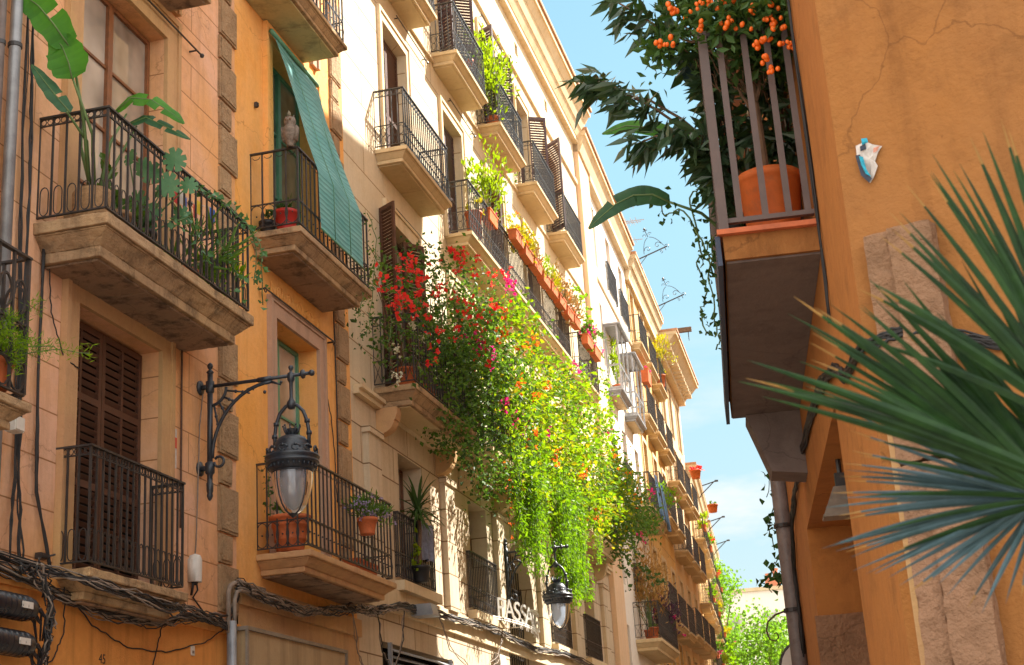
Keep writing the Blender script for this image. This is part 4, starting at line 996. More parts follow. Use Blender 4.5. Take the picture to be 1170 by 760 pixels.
wire('lamp_cable', 'rusty thin conduit running down the wall under the leafy balcony', [(X + .02, 14.33, 6.85), (X + .02, 14.33, 4.75)], .012, 'iron_rust', .002)
wire('loose_cable', 'cable running down from the small rod beside the green door', [(X + .03, 18.75, 7.45), (X + .03, 18.95, 7.1), (X + .03, 19.05, 6.5), (X + .03, 19.1, 5.9)], .008, seed=8)
wire('wall_cable', 'long black cable running down the amber wall beside the rough quoins', [(X + .03, 19.14, 9.0), (X + .03, 19.18, 7.4), (X + .03, 19.14, 6.0), (X + .03, 19.16, 4.6)], .012, 'cable', .004)
wire('loose_cable', 'curved cable dipping to the surround of the dark shuttered door', [(X + .03, 11.55, 6.9), (X + .03, 11.62, 6.35), (X + .04, 11.85, 5.98), (X + .06, 12.1, 5.92)], .007, seed=9)
def spl(loc, label, L_=.62, rr=.105):
    t = thing('splice_box', label, 'cable box', loc, 0, 'black cable splice boxes')
    m = MB(); prof = [(.001, -L_ / 2 - .03), (rr * .5, -L_ / 2 - .03), (rr * .9, -L_ / 2), (rr, -L_ / 2 + .05), (rr, L_ / 2 - .06), (rr * .92, L_ / 2 - .02), (rr * .6, L_ / 2 + .02), (.001, L_ / 2 + .02)]
    m.lathe(prof, (0, 0, 0), 16)
    for k in range(6): m.lathe([(rr, -L_ / 2 + .09 + k * .08), (rr + .007, -L_ / 2 + .10 + k * .08), (rr, -L_ / 2 + .11 + k * .08)], (0, 0, 0), 16)
    m.v = [(a, c, b) for a, b, c in m.v]; part('housing', m, 'blackbox', t, True)
    m = MB()
    for k in range(5):
        a = k * 1.256; m.tube([(.05 * math.cos(a), L_ / 2, .05 * math.sin(a)), (.055 * math.cos(a), L_ / 2 + .06, .055 * math.sin(a)), (.06 * math.cos(a) + .0, L_ / 2 + .14, .05 * math.sin(a) - .06), (.03 * math.cos(a), L_ / 2 + .15, -.25)], [.022, .022, .012, .009], 6)
    part('cable_gland', m, 'blackbox', t, True)
    m = MB(); m.box(rr - .002, rr + .004, .02, .18, -.02, .035); part('sticker', m, 'boxwhite', t)
    m = MB(); m.box(-.2, -.02, -.2, -.16, -.03, .03); m.box(-.2, -.02, .12, .16, -.03, .03); part('mount', m, 'galv', t)
    return t
spl((X + .22, 10.86, 3.50), 'black cylindrical cable box with white sticker, upper of the two at the lower left'); spl((X + .22, 10.84, 3.20), 'black cylindrical cable box, lower of the two at the lower left')
bundle('cable_bundle', 'knotted cables hanging between the two black splice boxes', [[(X + .25, 11.2, 3.9), (X + .26, 11.38, 3.6), (X + .24, 11.42, 3.3), (X + .22, 11.3, 3.0), (X + .25, 11.42, 2.7)], [(X + .2, 11.0, 3.85), (X + .24, 11.30, 3.72), (X + .3, 11.36, 3.45), (X + .25, 11.33, 3.1), (X + .2, 11.5, 2.8)]], 12, .05, .008, seed=12, w=.05)
def smallbox(name, label, cat, loc, dims, mat, extra=None):
    m = MB(); a, b, c = dims; m.box(0, a, -b / 2, b / 2, -c / 2, c / 2); m.box(a, a + .012, -b / 2 + .01, b / 2 - .01, -c / 2 + .01, c / 2 - .01)
    if extra: extra(m)
    o = part(name, m, mat); o.location = loc; return tag(o, label, cat)
smallbox('junction_box', 'small beige junction box below the fern balcony', 'junction box', (X + .15, 10.84, 5.05), (.1, .14, .13), 'boxwhite')
t = thing('meter_box', 'rounded grey meter box with wires under it on the peach wall', 'meter box', (X, 14.62, 4.34))
m = MB(); m.box(.0, .09, -.075, .075, -.14, .11); m.lathe([(.075, -.14), (.078, .10), (.06, .15), (.001, .17)], (.05, 0, 0), 12); part('housing', m, 'boxwhite', t, True)
m = MB(); m.tube([(.05, -.04, -.14), (.05, -.05, -.2), (.02, -.02, -.28)], .014, 6); m.tube([(.05, .04, -.14), (.06, .05, -.22), (.02, .02, -.30), (.02, .3, -.44)], .010, 6); m.lathe([(.03, -.17), (.04, -.14)], (.05, 0, 0), 8); part('cable', m, 'cable', t, True)
t = thing('wall_sticker', 'narrow red and white notice stuck beside the street lamp bracket', 'notice', (X + .003, 14.18, 5.63))
m = MB(); m.box(0, .004, -.07, .07, -.24, .20); part('sheet', m, 'paper', t); m = MB(); m.box(.005, .007, -.065, .065, -.02, .10); m.box(.005, .007, -.065, -.03, -.2, -.02); part('red_band', m, 'red', t)
t = thing('small_plate', 'small white plate on the orange base wall', 'plate', (X + .025, 14.62, 3.47)); m = MB(); m.box(0, .01, -.04, .04, -.05, .05); part('plate', m, 'boxwhite', t); m = MB(); m.box(.011, .013, -.025, .025, -.03, .0); part('print', m, 'cable_grey', t)
def text(s_, size, mat, ext=.004, name='lettering', parent=None, loc=(0, 0, 0), rot=(PI / 2, 0, PI / 2)):
    cu = bpy.data.curves.new(name, 'FONT'); cu.body = s_; cu.size = size; cu.extrude = ext; cu.align_x = 'CENTER'
    o = bpy.data.objects.new(name, cu); COL.objects.link(o); bpy.context.view_layer.update()
    me = bpy.data.meshes.new_from_object(o.evaluated_get(bpy.context.evaluated_depsgraph_get()), depsgraph=bpy.context.evaluated_depsgraph_get())
    bpy.data.objects.remove(o); me.materials.clear(); me.materials.append(M[mat]); q = bpy.data.objects.new(name, me); COL.objects.link(q); q.parent = parent; q.location = loc; q.rotation_euler = rot; return q
tag(text('45', .13, 'cable', .001, 'house_number', None, (X + .0215, 12.74, 3.19)), 'faint dark number 45 painted on the orange base wall', 'house number')
smallbox('wall_hook', 'small dark bracket on the wall left of the lowest railing', 'hook', (X + .01, 11.6, 4.04), (.06, .12, .05), 'iron', lambda m: m.tube([(.05, .05, 0), (.08, .14, .03)], .01, 5))
smallbox('wall_fixing', 'small dark square fixing on the peach wall above the flags', 'fixing', (X + .01, 14.5, 8.62), (.03, .05, .05), 'iron')
smallbox('wall_fixing', 'small dark fixing on the amber wall left of the green blind', 'fixing', (X + .01, 16.42, 10.82), (.04, .05, .07), 'iron')
# pipes
def pipe(name, label, p0, p1, r_, mat, clamps=()):
    t = thing(name, label, 'drainpipe', p0); d = Vector(p1) - Vector(p0); m = MB(); m.tube([(0, 0, 0), tuple(d)], r_, 14); part('tube', m, mat, t, True)
    for c in clamps:
        m = MB(); q = d * c; m.tube([q - Vector((0, 0, .02)), q + Vector((0, 0, .02))], r_ * 1.22, 14); m.box(q.x - .012, q.x + .012, q.y - .012, q.y + .012, q.z - .03, q.z + .03); part('clamp', m, 'iron', t)
    return t
pipe('drainpipe', 'pale galvanised pipe running up the far left edge', (X + .10, 10.72, 4.0), (X + .10, 10.74, 18), .055, 'galv', (.335,))
pipe('drainpipe', 'thin grey pipe left of the pale galvanised pipe', (X + .08, 10.52, 4.0), (X + .08, 10.54, 18), .04, 'downpipe', (.33,))
pipe('drainpipe', 'short grey pipe at the edge of the beige sign panel', (X + .14, 15.36, 0.1), (X + .14, 15.36, 3.85), .055, 'galv', (.5,))
pp = RP(.71, 16.1); pipe('drainpipe', 'thick dark grey drainpipe at the far end of the right house', (pp.x, pp.y, .1), (pp.x, pp.y, 6.6), .088, 'downpipe', (.36, .42, .52, .66, .8))
# conduit elbow on the amber base
m = MB(); pts = [(0, 0, -.5), (0, 0, -.05), (0, .05, .03), (0, .15, .07), (0, 1.0, .10)]; m.tube(pts, .028, 8); m.tube([(0.03, .1, -.5), (.03, .1, -.12), (.03, .16, -.03), (.03, .26, .0), (.03, 1.2, .02)], .024, 8)
o = part('conduit', m, 'cable_grey', None, True); o.location = (X + .12, 15.32, 4.22); tag(o, 'pair of bent grey conduits turning the corner above the sign panel', 'conduit')
# sign panel
t = thing('shop_sign_panel', 'blank weathered beige shop sign panel below the terracotta pot balcony', 'sign', (X, 17.12, 2.9))
m = MB(); m.box(.02, .24, -1.56, 1.54, 0, .86); part('panel', m, 'panel', t); m = MB(); m.box(.0, .27, -1.62, 1.60, .862, .905); m.box(.241, .27, -1.62, -1.57, 0, .86); m.box(.241, .27, 1.55, 1.60, 0, .86); part('frame', m, 'panelframe', t)
# security lamp
t = thing('security_lamp', 'small grey security lamp under the mezzanine window of the cream house', 'lamp', (X + .05, 22.3, 4.72))
m = MB(); m.box(.05, .34, -.17, .17, -.06, .10, top=(.03, .04, .02, -.02)); m.box(.03, .38, -.19, .19, -.085, -.06); part('housing', m, 'galv', t); m = MB(); m.tube([(0, 0, 0), (.06, 0, .03)], .03, 8); part('bracket', m, 'iron', t)
# passage sign
t = thing('passage_sign', 'curved iron arch sign reading PASSATGE in white letters over the passage', 'sign', (X + .14, 27.25, 5.18))
m = MB(); word = 'PASSATGE'; n_ = len(word); span = 1.5; rad = 1.5
def arcpt(u, z=0): 
    a = (u - .5) * span / rad; return Vector((rad * math.cos(a) - rad * math.cos(span / rad / 2), 1.6 + rad * math.sin(a) * 2.35, z))
for z in (-.06, -.02): m.tube([arcpt(i / 20 * 1.1 - .05, z) for i in range(21)], .018, 6)
for u in (-.05, .5, 1.05):
    a = arcpt(u, -.04); m.tube([a, (-.14, a.y, -.04)], .014, 5)
for k in range(9): 
    a = arcpt(k / 8, -.2); m.tube(ell(a + Vector((0, 0, .06)), (0, 1, 0), .07, .07, 8, 0, PI), .01, 5)
part('arch_band', m, 'signwhite', t)
for i, ch in enumerate(word):
    u = (i + .5) / n_; p = arcpt(u, 0); a = (u - .5) * span / rad
    text(ch, .54, 'signwhite', .012, 'letter', t, (p.x, p.y, 0), (PI / 2, 0, PI / 2 - .5 + a * .3)).scale = (.74, 1, 1)
# white plaque on lit base
smallbox('wall_plaque', 'white blank plaque on the sunlit base left of the passage', 'plaque', (X + .005, 27.75, 4.15), (.02, .75, .75), 'boxwhite')
# owl
t = thing('decoy_owl', 'grey resin owl perched on the railing corner in front of the green blind', 'decoy owl', (X + .58, 16.24, 10.02))
m = MB(); m.lathe([(.03, 0), (.055, .01), (.045, .03), (.07, .07), (.095, .15), (.10, .22), (.085, .28), (.06, .30), (.075, .33), (.08, .37), (.07, .41), (.035, .43), (.001, .432)], (0, 0, 0), 14)
for s_ in (-1, 1): m.tube([(s_ * .045, .0, .41), (s_ * .06, -.005, .45)], [.016, .004], 5)
part('body', m, 'owl', t, True)
m = MB()
for s_ in (-1, 1): m.obox((s_ * .088, .0, .18), (.014, 0, 0), (0, .05, 0), (s_ * .01, 0, .10))
part('wing', m, 'owl', t, True)
m = MB()
for s_ in (-1, 1): m.ball((s_ * .03, -.068, .37), .017, 8)
m.tube([(0, -.072, .36), (0, -.095, .335)], [.012, .003], 5); part('face', m, 'twig', t, True)
# blind
def blind():
    m = MB(); uv = []
    rows = [(.10, 12.08), (.16, 11.98), (.28, 11.5), (.43, 10.95), (.58, 10.4), (.70, 10.02), (.735, 9.9), (.74, 9.5), (.745, 9.09)]
    ya = [16.78, 16.78, 16.80, 16.83, 16.84, 16.84, 16.84, 16.84, 16.85]; yb = [18.42, 18.42, 18.43, 18.45, 18.47, 18.48, 18.48, 18.48, 18.48]
    n = 10; v = 0
    for i in range(len(rows) - 1):
        for j in range(n):
            P = []
            for (ii, jj) in ((i, j), (i, j + 1), (i + 1, j + 1), (i + 1, j)):
                u = jj / n; x, z = rows[ii]; sag = .055 * math.sin(u * PI * 3 + ii * .8) * (1 if 1 < ii < 5 else .3)
                P.append((X + x + sag * .5, ya[ii] + (yb[ii] - ya[ii]) * u, z + sag * .2)); uv.extend((u, 1 - ii / (len(rows) - 1) * 1.0))
            m.add(P, [(0, 1, 2, 3)])
    m.uv = uv; return m
t = thing('green_blind', 'long green slatted roll blind draped out over the balcony rail of the amber house', 'blind', (0, 0, 0))
part('slats', blind(), 'blind', t, True)
m = MB(); m.tube([(X + .12, 16.74, 12.1), (X + .12, 18.46, 12.1)], .035, 8); m.tube([(X + .752, 16.85, 9.08), (X + .752, 18.48, 9.08)], .014, 6)
for y in (17.35, 17.95): m.tube([(X + .12, y, 12.06), (X + .30, y, 11.5), (X + .59, y, 10.42), (X + .75, y, 9.9), (X + .757, y, 9.1)], .006, 4)
part('roller', m, 'greenframe', t, True)
t.location = (X, 16.8, 9.0)
for k in kids(t): k.location = Vector(k.location) - t.location
# prayer flags and cloths
t = thing('flag_string', 'string of small red, blue and yellow flags on the leafy balcony', 'flags', (X + .5, 13.1, 8.2))
m = MB(); m.tube([(0, 0, .02), (0, .5, -.02), (0, 1.0, .12)], .004, 4); part('string', m, 'boxwhite', t)
for i, (mm_, y) in enumerate((('red', .1), ('boxwhite', .22), ('blue', .37), ('yellowc', .54), ('red', .68), ('blue', .85))):
    m = MB(); m.box(-.002, .002, y - .055, y + .055, -.17 + i * .01, -.01 + i * .01); part('flag', m, mm_, t, rotz=.08 * (-1) ** i)
def cloth(name, label, loc, w, h, mat, seed=1, tilt=0, nx=10, nz=8, rz=0, depth=.04):
    m = MB(); rs = random.Random(seed); ph = rs.uniform(0, 6)
    V = [(depth * math.sin(i * 1.5 + ph) * (.3 + j / nz), (i / nx - .5) * w * (1 - .12 * j / nz) + tilt * j / nz, -h * j / nz - .02 * math.sin(i * 2 + ph)) for j in range(nz + 1) for i in range(nx + 1)]
    V2 = [(x - .008, y, z) for x, y, z in V]; q = (nx + 1) * (nz + 1)
    F = []
    for j in range(nz):
        for i in range(nx):
            a = j * (nx + 1) + i; F.append((a, a + 1, a + nx + 2, a + nx + 1)); F.append((q + a, q + a + nx + 1, q + a + nx + 2, q + a + 1))
    m.add(V + V2, F); o = part(name, m, mat, None, True); o.location = loc; o.rotation_euler = (0, 0, rz); return tag(o, label, 'cloth')
cloth('hanging_cloth', 'blue grey cloth hung over the window railing behind the yucca', (X + .12, 22.95, 6.25), .75, .62, 'cloth_grey', 2, -.1)
def L3(out, s, z, deg=1.7, P=P3): 
    a = R(deg); return (P[0] - math.sin(a) * s + math.cos(a) * out, P[1] + math.cos(a) * s + math.sin(a) * out, z)
cloth('towel', 'long light blue towel hanging from the middle balcony of the white house', L3(.82, 6.9, 11.9), .5, 1.3, 'cloth_blue', 3, .9); cloth('towel', 'second blue towel hanging farther along the same white house balcony', L3(.84, 8.3, 11.85), .5, 1.4, 'cloth_blue', 4, 1.0)
# roof hoist brackets with scrolls
def hoist(loc, rz, label, scroll=True):
    t = thing('roof_bracket', label, 'roof bracket', loc, rz, 'iron roof brackets')
    m = MB(); m.tube([(-.3, 0, 0), (1.65, 0, 0)], .035, 6); m.tube([(0, 0, -.6), (.0, 0, -.3), (.5, 0, -.02)], .018, 5); m.tube([(1.5, 0, 0), (1.5, 0, -.18)], .02, 5); part('beam', m, 'iron', t)
    if scroll:
        m = MB()
        for s_ in (-1, 1):
            cx = .95
            m.tube([(cx + s_ * (.55 - .5 * i / 8 + .0), 0, .12 + .75 * (i / 8) ** .8 + .12 * math.sin(i / 8 * PI)) for i in range(9)], .016, 5)
            m.tube([(cx + s_ * (.27 + (.20 - .017 * i) * math.cos(i * .62)), 0, .27 + (.20 - .017 * i) * math.sin(i * .62)) for i in range(12)], .016, 5)
            m.tube([(cx + s_ * (.13 + (.11 - .012 * i) * math.cos(i * .7)), 0, 1.02 + (.11 - .012 * i) * math.sin(i * .7)) for i in range(9)], .014, 5)
        m.tube([(1.6 + (.14 - .012 * i) * math.cos(i * .7 - 1), 0, .02 + (.14 - .012 * i) * math.sin(i * .7 - 1)) for i in range(10)], .016, 5)
        m.tube([(1.25 + (.10 - .009 * i) * math.cos(i * .7 - 2), 0, -.13 + (.10 - .009 * i) * math.sin(i * .7 - 2)) for i in range(10)], .014, 5)
        m.tube([(.95, 0, .9), (.95, 0, 1.32)], .02, 5); m.ball((.95, 0, 1.38), .07, 6); m.tube([(.83, 0, 1.28), (1.07, 0, 1.28)], .02, 5)
        part('scrollwork', m, 'iron', t)
    return t

# ================================================================ roof brackets, antennas
def onP3(out, s, z): return L3(out, s, z)
h1 = hoist(onP3(.42, 11.6, 21.3), R(1.7), 'scrolled iron roof bracket on the white and yellow houses cornice, nearer one'); h1.scale = (.74,) * 3; h1.rotation_euler = (0, -.32, R(1.7))
copytree(h1, None, onP3(.42, 17.4, 21.3), label='scrolled iron roof bracket on the yellow house cornice, farther one', group='iron roof brackets')
t = thing('roof_beam', 'wooden hoist beam poking out over the tan house cornice', 'hoist beam', onP3(.8, 19.8, 20.9), R(1.7)); m = MB(); m.box(-.4, .75, -.07, .07, -.1, .1); part('beam', m, 'bark', t); m = MB(); m.tube([(.6, 0, -.1), (.6, 0, -.35)], .02, 5); m.tube(ell((.6, 0, -.42), (0, 1, 0), .06, .07, 8), .015, 4, closed=True); part('hook', m, 'iron', t)
P6l = lambda out, s, z: L3(out, s, z, 4.4, P6)
for i, (s_, lb) in enumerate(((5.5, 'plain slanted roof strut on the ochre house'), (13.5, 'plain slanted roof strut on the pale house, nearer one'), (21.5, 'plain slanted roof strut on the pale house, farther one'))):
    t = thing('roof_strut', lb, 'strut', P6l(.45, s_, 16.75 if s_ < 13 else 16.35), R(4.4), 'plain roof struts'); t.scale = (.6,) * 3; m = MB(); m.tube([(-.2, 0, -.9), (0, 0, -.6), (1.1, 0, .35)], .045, 5); m.tube([(0, 0, .1), (1.3, 0, .42)], .05, 5); m.box(1.2, 1.5, -.08, .08, .36, .50); part('strut', m, 'iron', t)
def antenna(loc, h, label, parts=3):
    t = thing('roof_antenna', label, 'antenna', loc, 0, 'roof antennas'); m = MB(); m.tube([(0, 0, 0), (0, 0, h)], .045, 5); part('mast', m, 'galv', t)
    for k in range(parts):
        m = MB(); z = h - .1 - .8 * k; m.tube([(-.9, -.2, z), (.9, .2, z + .1)], .02, 4)
        for j in range(8): x = -.8 + j * .2; m.tube([(x, -.35 + x * .22, z + .05 + x * .05), (x, .35 + x * .22, z + .05 + x * .05)], .012, 4)
        part('aerial', m, 'galv', t)
        m = MB(); m.box(-.2, .05, -.1, .1, z - .15, z + .15); part('aerial_box', m, 'red', t)
    return t
antenna(onP3(-.8, 17.0, 21.3), 4.6, 'tall roof antenna with red boxes above the yellow house', 3); antenna(onP3(-.3, 13.4, 21.3), 2.4, 'short roof antenna left of the tall one', 1)

# ================================================================ pots
def pot_mb(m, c, r_, h, rim=.03, taper=.72, n=20):
    m.lathe([(.001, 0), (r_ * taper, 0), (r_ * taper * 1.04, .02), (r_ * .97, h - rim * 1.6), (r_ * 1.06, h - rim * 1.5), (r_ * 1.08, h), (r_ * .97, h), (r_ * .92, h - .05), (.001, h - .05)], c, n)
def boxpot(m, a, b, c, d, z0, z1): m.box(a, b, c, d, z0, z1, top=(.02, -.02, .02, -.02)); m.box(a - .012, b + .012, c - .012, d + .012, z1, z1 + .03)
def ribpot(m, c, r_, h):
    m.lathe([(.001, 0), (r_ * .68, 0), (r_ * .72, .03), (r_ * .78, h * .3), (r_ * .84, h * .32), (r_ * .84, h * .38), (r_ * .82, h * .40), (r_ * .92, h * .70), (r_ * .98, h * .72), (r_ * .98, h * .78), (r_ * .95, h * .80), (r_ * 1.0, h * .88), (r_ * 1.1, h * .90), (r_ * 1.12, h), (r_ * 1.0, h), (r_ * .95, h - .05), (.001, h - .05)], c, 24)
def tw(m, a, b, r0, r1, n=6, w=.03, seg=5, sag=0):
    pts = wig(a, b, n, sag, w); m.tube(pts, [r0 + (r1 - r0) * i / n for i in range(n + 1)], seg); return pts
def paddle(m, pts, wmax, side, slits=(), nseg=16, tipw=.12, curl=.12, both=True):
    """broad leaf blade along a midrib polyline"""
    pts = [Vector(p) for p in pts]; ds = [0]
    for a, b in zip(pts[:-1], pts[1:]): ds.append(ds[-1] + (b - a).length)
    T = ds[-1]; side = Vector(side).normalized()
    def at(u):
        d = u * T
        for i in range(len(pts) - 1):
            if d <= ds[i + 1] + 1e-9: return pts[i].lerp(pts[i + 1], (d - ds[i]) / max(1e-6, ds[i + 1] - ds[i])), (pts[i + 1] - pts[i]).normalized()
        return pts[-1], (pts[-1] - pts[-2]).normalized()
    for sg in (-1, 1):
        prev = None
        for i in range(nseg + 1):
            u = i / nseg; c, d = at(u); s_ = (side - d * side.dot(d)).normalized(); up = d.cross(s_).normalized()
            if up.z < 0: up = -up
            w_ = wmax * (math.sin(PI * min(1, (u * .96 + .04)) ** .75) ** .55 if 0 < u < 1 else tipw) * (1 + .06 * math.sin(u * 23 + sg))
            cut = any(abs(u - q) < .5 / nseg and (g == sg or g == 0) for q, g in slits)
            row = [c, c + s_ * sg * w_ * .5 + up * curl * w_ * .35, c + s_ * sg * w_ + up * (-curl) * w_ * .5 + d * .0]
            if prev is not None and not cut:
                m.add(prev + row, [(0, 1, 4, 3), (1, 2, 5, 4)])
            prev = row
    return m
def leafpart(root, pts, w, side, mat, slits=(), stem='stemgreen', name='leaf', rib=.008, **k):
    m = MB(); paddle(m, pts, w, side, slits, **k); l = part(name, m, mat, root, True)
    m = MB(); m.tube(pts, [rib * (1.2 - i / len(pts)) for i in range(len(pts))], 5); part('midrib', m, stem, l, True); return l

# --- tall banana-like plant at the near end of the leafy balcony
t = thing('banana_plant', 'tall plant with broad banana leaves at the near end of the leafy balcony', 'plant', (X + .38, 11.72, 7.16))
def q(x, y, z): return (x - .38, y - 11.72, z - 7.16)
m = MB(); m.lathe([(.001, 0), (.17, 0), (.20, .1), (.20, .36), (.18, .40), (.17, .36), (.001, .34)], (0, 0, 0), 18); part('basket', m, 'burlap', t, True)
m = MB()
for a, b, c in (((.36, 11.7, 7.5), (.50, 11.3, 8.1), (.52, 11.0, 8.74)), ((.40, 11.7, 7.5), (.54, 11.4, 8.0), (.54, 11.0, 8.42)), ((.34, 11.72, 7.5), (.42, 11.5, 8.0), (.50, 11.0, 8.06)), ((.42, 11.74, 7.5), (.50, 11.8, 8.1), (.56, 12.0, 8.50)), ((.40, 11.75, 7.5), (.5, 11.9, 7.9), (.62, 12.1, 8.4)), ((.38, 11.72, 7.5), (.30, 11.6, 8.0), (.36, 11.5, 8.3))):
    m.tube([q(*a), q(*b), q(*c)], [.024, .016, .010], 6)
part('stem', m, 'stemgreen', t, True)
leafpart(t, [q(.52, 10.98, 8.72), q(.42, 10.85, 8.92), (q(.28, 10.8, 9.12)), q(.12, 10.75, 9.26), q(-.02, 10.7, 9.3)], .16, (1, .1, .8), 'leaf_banana', ((.45, 1),))
leafpart(t, [q(.54, 11.0, 8.40), q(.52, 10.97, 8.55), q(.46, 10.95, 8.72), q(.38, 10.9, 8.86)], .19, (1, .2, .1), 'leaf_banana', ())
leafpart(t, [q(.52, 11.02, 8.06), q(.40, 11.0, 8.22), q(.26, 10.98, 8.42), q(.14, 10.95, 8.6)], .085, (.8, .6, .4), 'leaf_bananadark', ((.4, 1),))
leafpart(t, [q(.45, 11.95, 8.50), q(.62, 11.98, 8.66), q(.82, 12.02, 8.62), q(1.02, 12.1, 8.46), q(1.14, 12.1, 8.33)], .10, (.0, .5, 1), 'leaf_banana', ((.5, 1), (.7, -1)), curl=.2)
leafpart(t, [q(.55, 12.05, 8.40), q(.72, 12.1, 8.48), q(.95, 12.15, 8.34), q(1.16, 12.2, 8.20)], .07, (.0, .5, 1), 'leaf_bananadark', ((.45, 1), (.6, -1), (.75, 1)), curl=.2)
# --- monstera
t = thing('monstera', 'split leaf monstera behind the railing of the leafy balcony', 'plant', (X + .40, 12.6, 7.16))
def monst(root, c, nrm, up, size, mat='leaf_monstera'):
    m = MB(); c = Vector(c); nrm = Vector(nrm).normalized(); up = Vector(up); up = (up - nrm * up.dot(nrm)).normalized(); sd = up.cross(nrm)
    n = 44; V = [c]; 
    for i in range(n):
        a = 2 * PI * i / n; rr_ = size * (1 - .12 * math.cos(a)) * (.62 if (i % 5 == 2 and .12 < (i / n) < .88) else 1.0) * (.35 if i in (0,) else 1)
        x = rr_ * math.sin(a) * .82; y = -rr_ * math.cos(a)
        V.append(c + sd * x + up * y + nrm * (-.25 * abs(x) - .10 * max(0, -y) ** 2 / size))
    m.add(V, [(0, 1 + i, 1 + (i + 1) % n) for i in range(n)]); return part('leaf', m, mat, root, True)
m = MB(); pot_mb(m, (0, 0, 0), .17, .30); part('pot', m, 'blackpot', t, True)
sts = MB()
for (x, y, z, s_, nx_, nz_) in ((.50, 12.45, 8.12, .12, .3, .2), (.62, 12.42, 8.02, .15, .5, .3), (.84, 12.5, 8.16, .15, .6, .2), (.80, 12.45, 7.86, .14, .6, -.1), (.42, 12.5, 7.75, .15, .1, .1), (.60, 12.5, 7.62, .12, .4, .3), (.72, 12.9, 7.72, .12, .6, .2), (.90, 12.7, 7.95, .12, .5, .4), (.55, 12.8, 8.0, .12, .2, .5), (.48, 12.6, 7.5, .13, .4, .1), (.35, 12.45, 8.25, .10, -.2, .2)):
    P_0 = Vector((x - .40, y - 12.6, z - 7.16)); monst(t, P_0, (nx_, -1, nz_), (.15 * nx_, 0, 1), s_)
    sts.tube([(0, 0, .25), (P_0.x * .5, P_0.y * .5, P_0.z * .7), tuple(P_0)], [.011, .009, .006], 5)
part('stem', sts, 'stemgreen', t, True)
def potplant(name, label, loc, potkind, r_, h, potmat, leafmat_, n, spread, size, asp, up=.6, group=None, flowers=None, seed=0, stems=6, cat='potted plant', zc=None, shapefn=None, droop=0, rotz=0, potlabel=None):
    global nr
    nr = np.random.RandomState(seed + 100)
    t = thing(name, label, cat, loc, rotz, group); m = MB()
    if potkind == 'round': pot_mb(m, (0, 0, 0), r_, h)
    elif potkind == 'rib': ribpot(m, (0, 0, 0), r_, h)
    elif potkind == 'box': boxpot(m, -r_ * .5, r_ * .5, -r_ * 1.5, r_ * 1.5, 0, h)
    elif potkind == 'long': boxpot(m, -.10, .10, -r_, r_, 0, h)
    if m.v: part('pot', m, potmat, t, potkind in ('round', 'rib'))
    sx_, sy_, sz_ = spread; zc = h + sz_ * .8 if zc is None else zc
    k = max(4, n // 18); cs = nr.normal(size=(k, 3)) * np.array([sx_, sy_, sz_]) * .55 + np.array([0, 0, zc])
    P0 = cs[nr.randint(0, k, n)] + nr.normal(size=(n, 3)) * np.array([sx_, sy_, sz_]) * .22
    m = MB(); d = unit(P0 - np.array([0, 0, h])) * 1.0 + np.array([0, 0, up]); leaves(m, P0, size, asp, d, .7, droop=droop); part('foliage', m, leafmat_, t)
    m = MB()
    for j in range(min(stems, k)): tw(m, (rnd.uniform(-.3, .3) * r_, rnd.uniform(-.3, .3) * r_, h - .04), tuple(cs[j]), .012, .005)
    if m.v: part('stems', m, 'stemgreen', t)
    if flowers:
        fm, fn, fs = flowers; m = MB(); idx = nr.randint(0, k, fn); P1 = cs[idx] + nr.normal(size=(fn, 3)) * np.array([sx_, sy_, sz_]) * .3
        for off in range(4): leaves(m, P1, fs, .8, None, 1)
        part('flowers', m, fm, t)['kind'] = 'stuff'
    return t
potplant('spider_plant', 'arching grassy plant near the middle of the leafy balcony', (X + .40, 13.6, 7.16), 'round', .15, .24, 'terracotta', 'leaf_mid', 130, (.22, .42, .20), .34, .09, .8, seed=1, droop=.3)
potplant('balcony_plant', 'light green bushy plant at the far end of the leafy balcony', (X + .42, 14.2, 7.16), 'round', .14, .22, 'blackpot', 'leaf_fern', 260, (.18, .25, .2), .13, .3, .5, seed=2)
potplant('balcony_plant', 'low leafy plant in a basket beside the banana plant', (X + .42, 12.1, 7.16), 'round', .16, .30, 'burlap', 'leaf_mid', 120, (.15, .2, .2), .14, .5, .5, seed=3)
def vine(name, label, routes, leafm, lsize, per, cat='vine', r_=.006, seed=0, asp=.8, spread=.03, flowers=None, stemm='stemgreen'):
    global nr
    nr = np.random.RandomState(seed + 7); o0 = Vector(routes[0][0]); t = thing(name, label, cat, tuple(o0)); m = MB(); P0 = []
    for rt in routes:
        pp = path(rt, .025, 5, random.Random(seed)); m.tube([p - o0 for p in pp], r_, 4)
        for a, b in zip(pp[:-1], pp[1:]):
            k = max(1, int((b - a).length * per)); 
            for j in range(k): P0.append(tuple(a.lerp(b, nr.rand()) - o0))
    part('stem', m, stemm, t, True); P0 = np.array(P0) + nr.normal(size=(len(P0), 3)) * spread; m = MB(); leaves(m, P0, lsize, asp, np.array([[.4, -.3, -.3]]), .9); part('leaves', m, leafm, t)
    if flowers: 
        fm, fn, fs = flowers; m = MB(); Q0 = P0[nr.randint(0, len(P0), fn)]; 
        for k in range(3): leaves(m, Q0 + nr.normal(size=Q0.shape) * .015, fs, .8)
        part('flowers', m, fm, t)['kind'] = 'stuff'
    return t
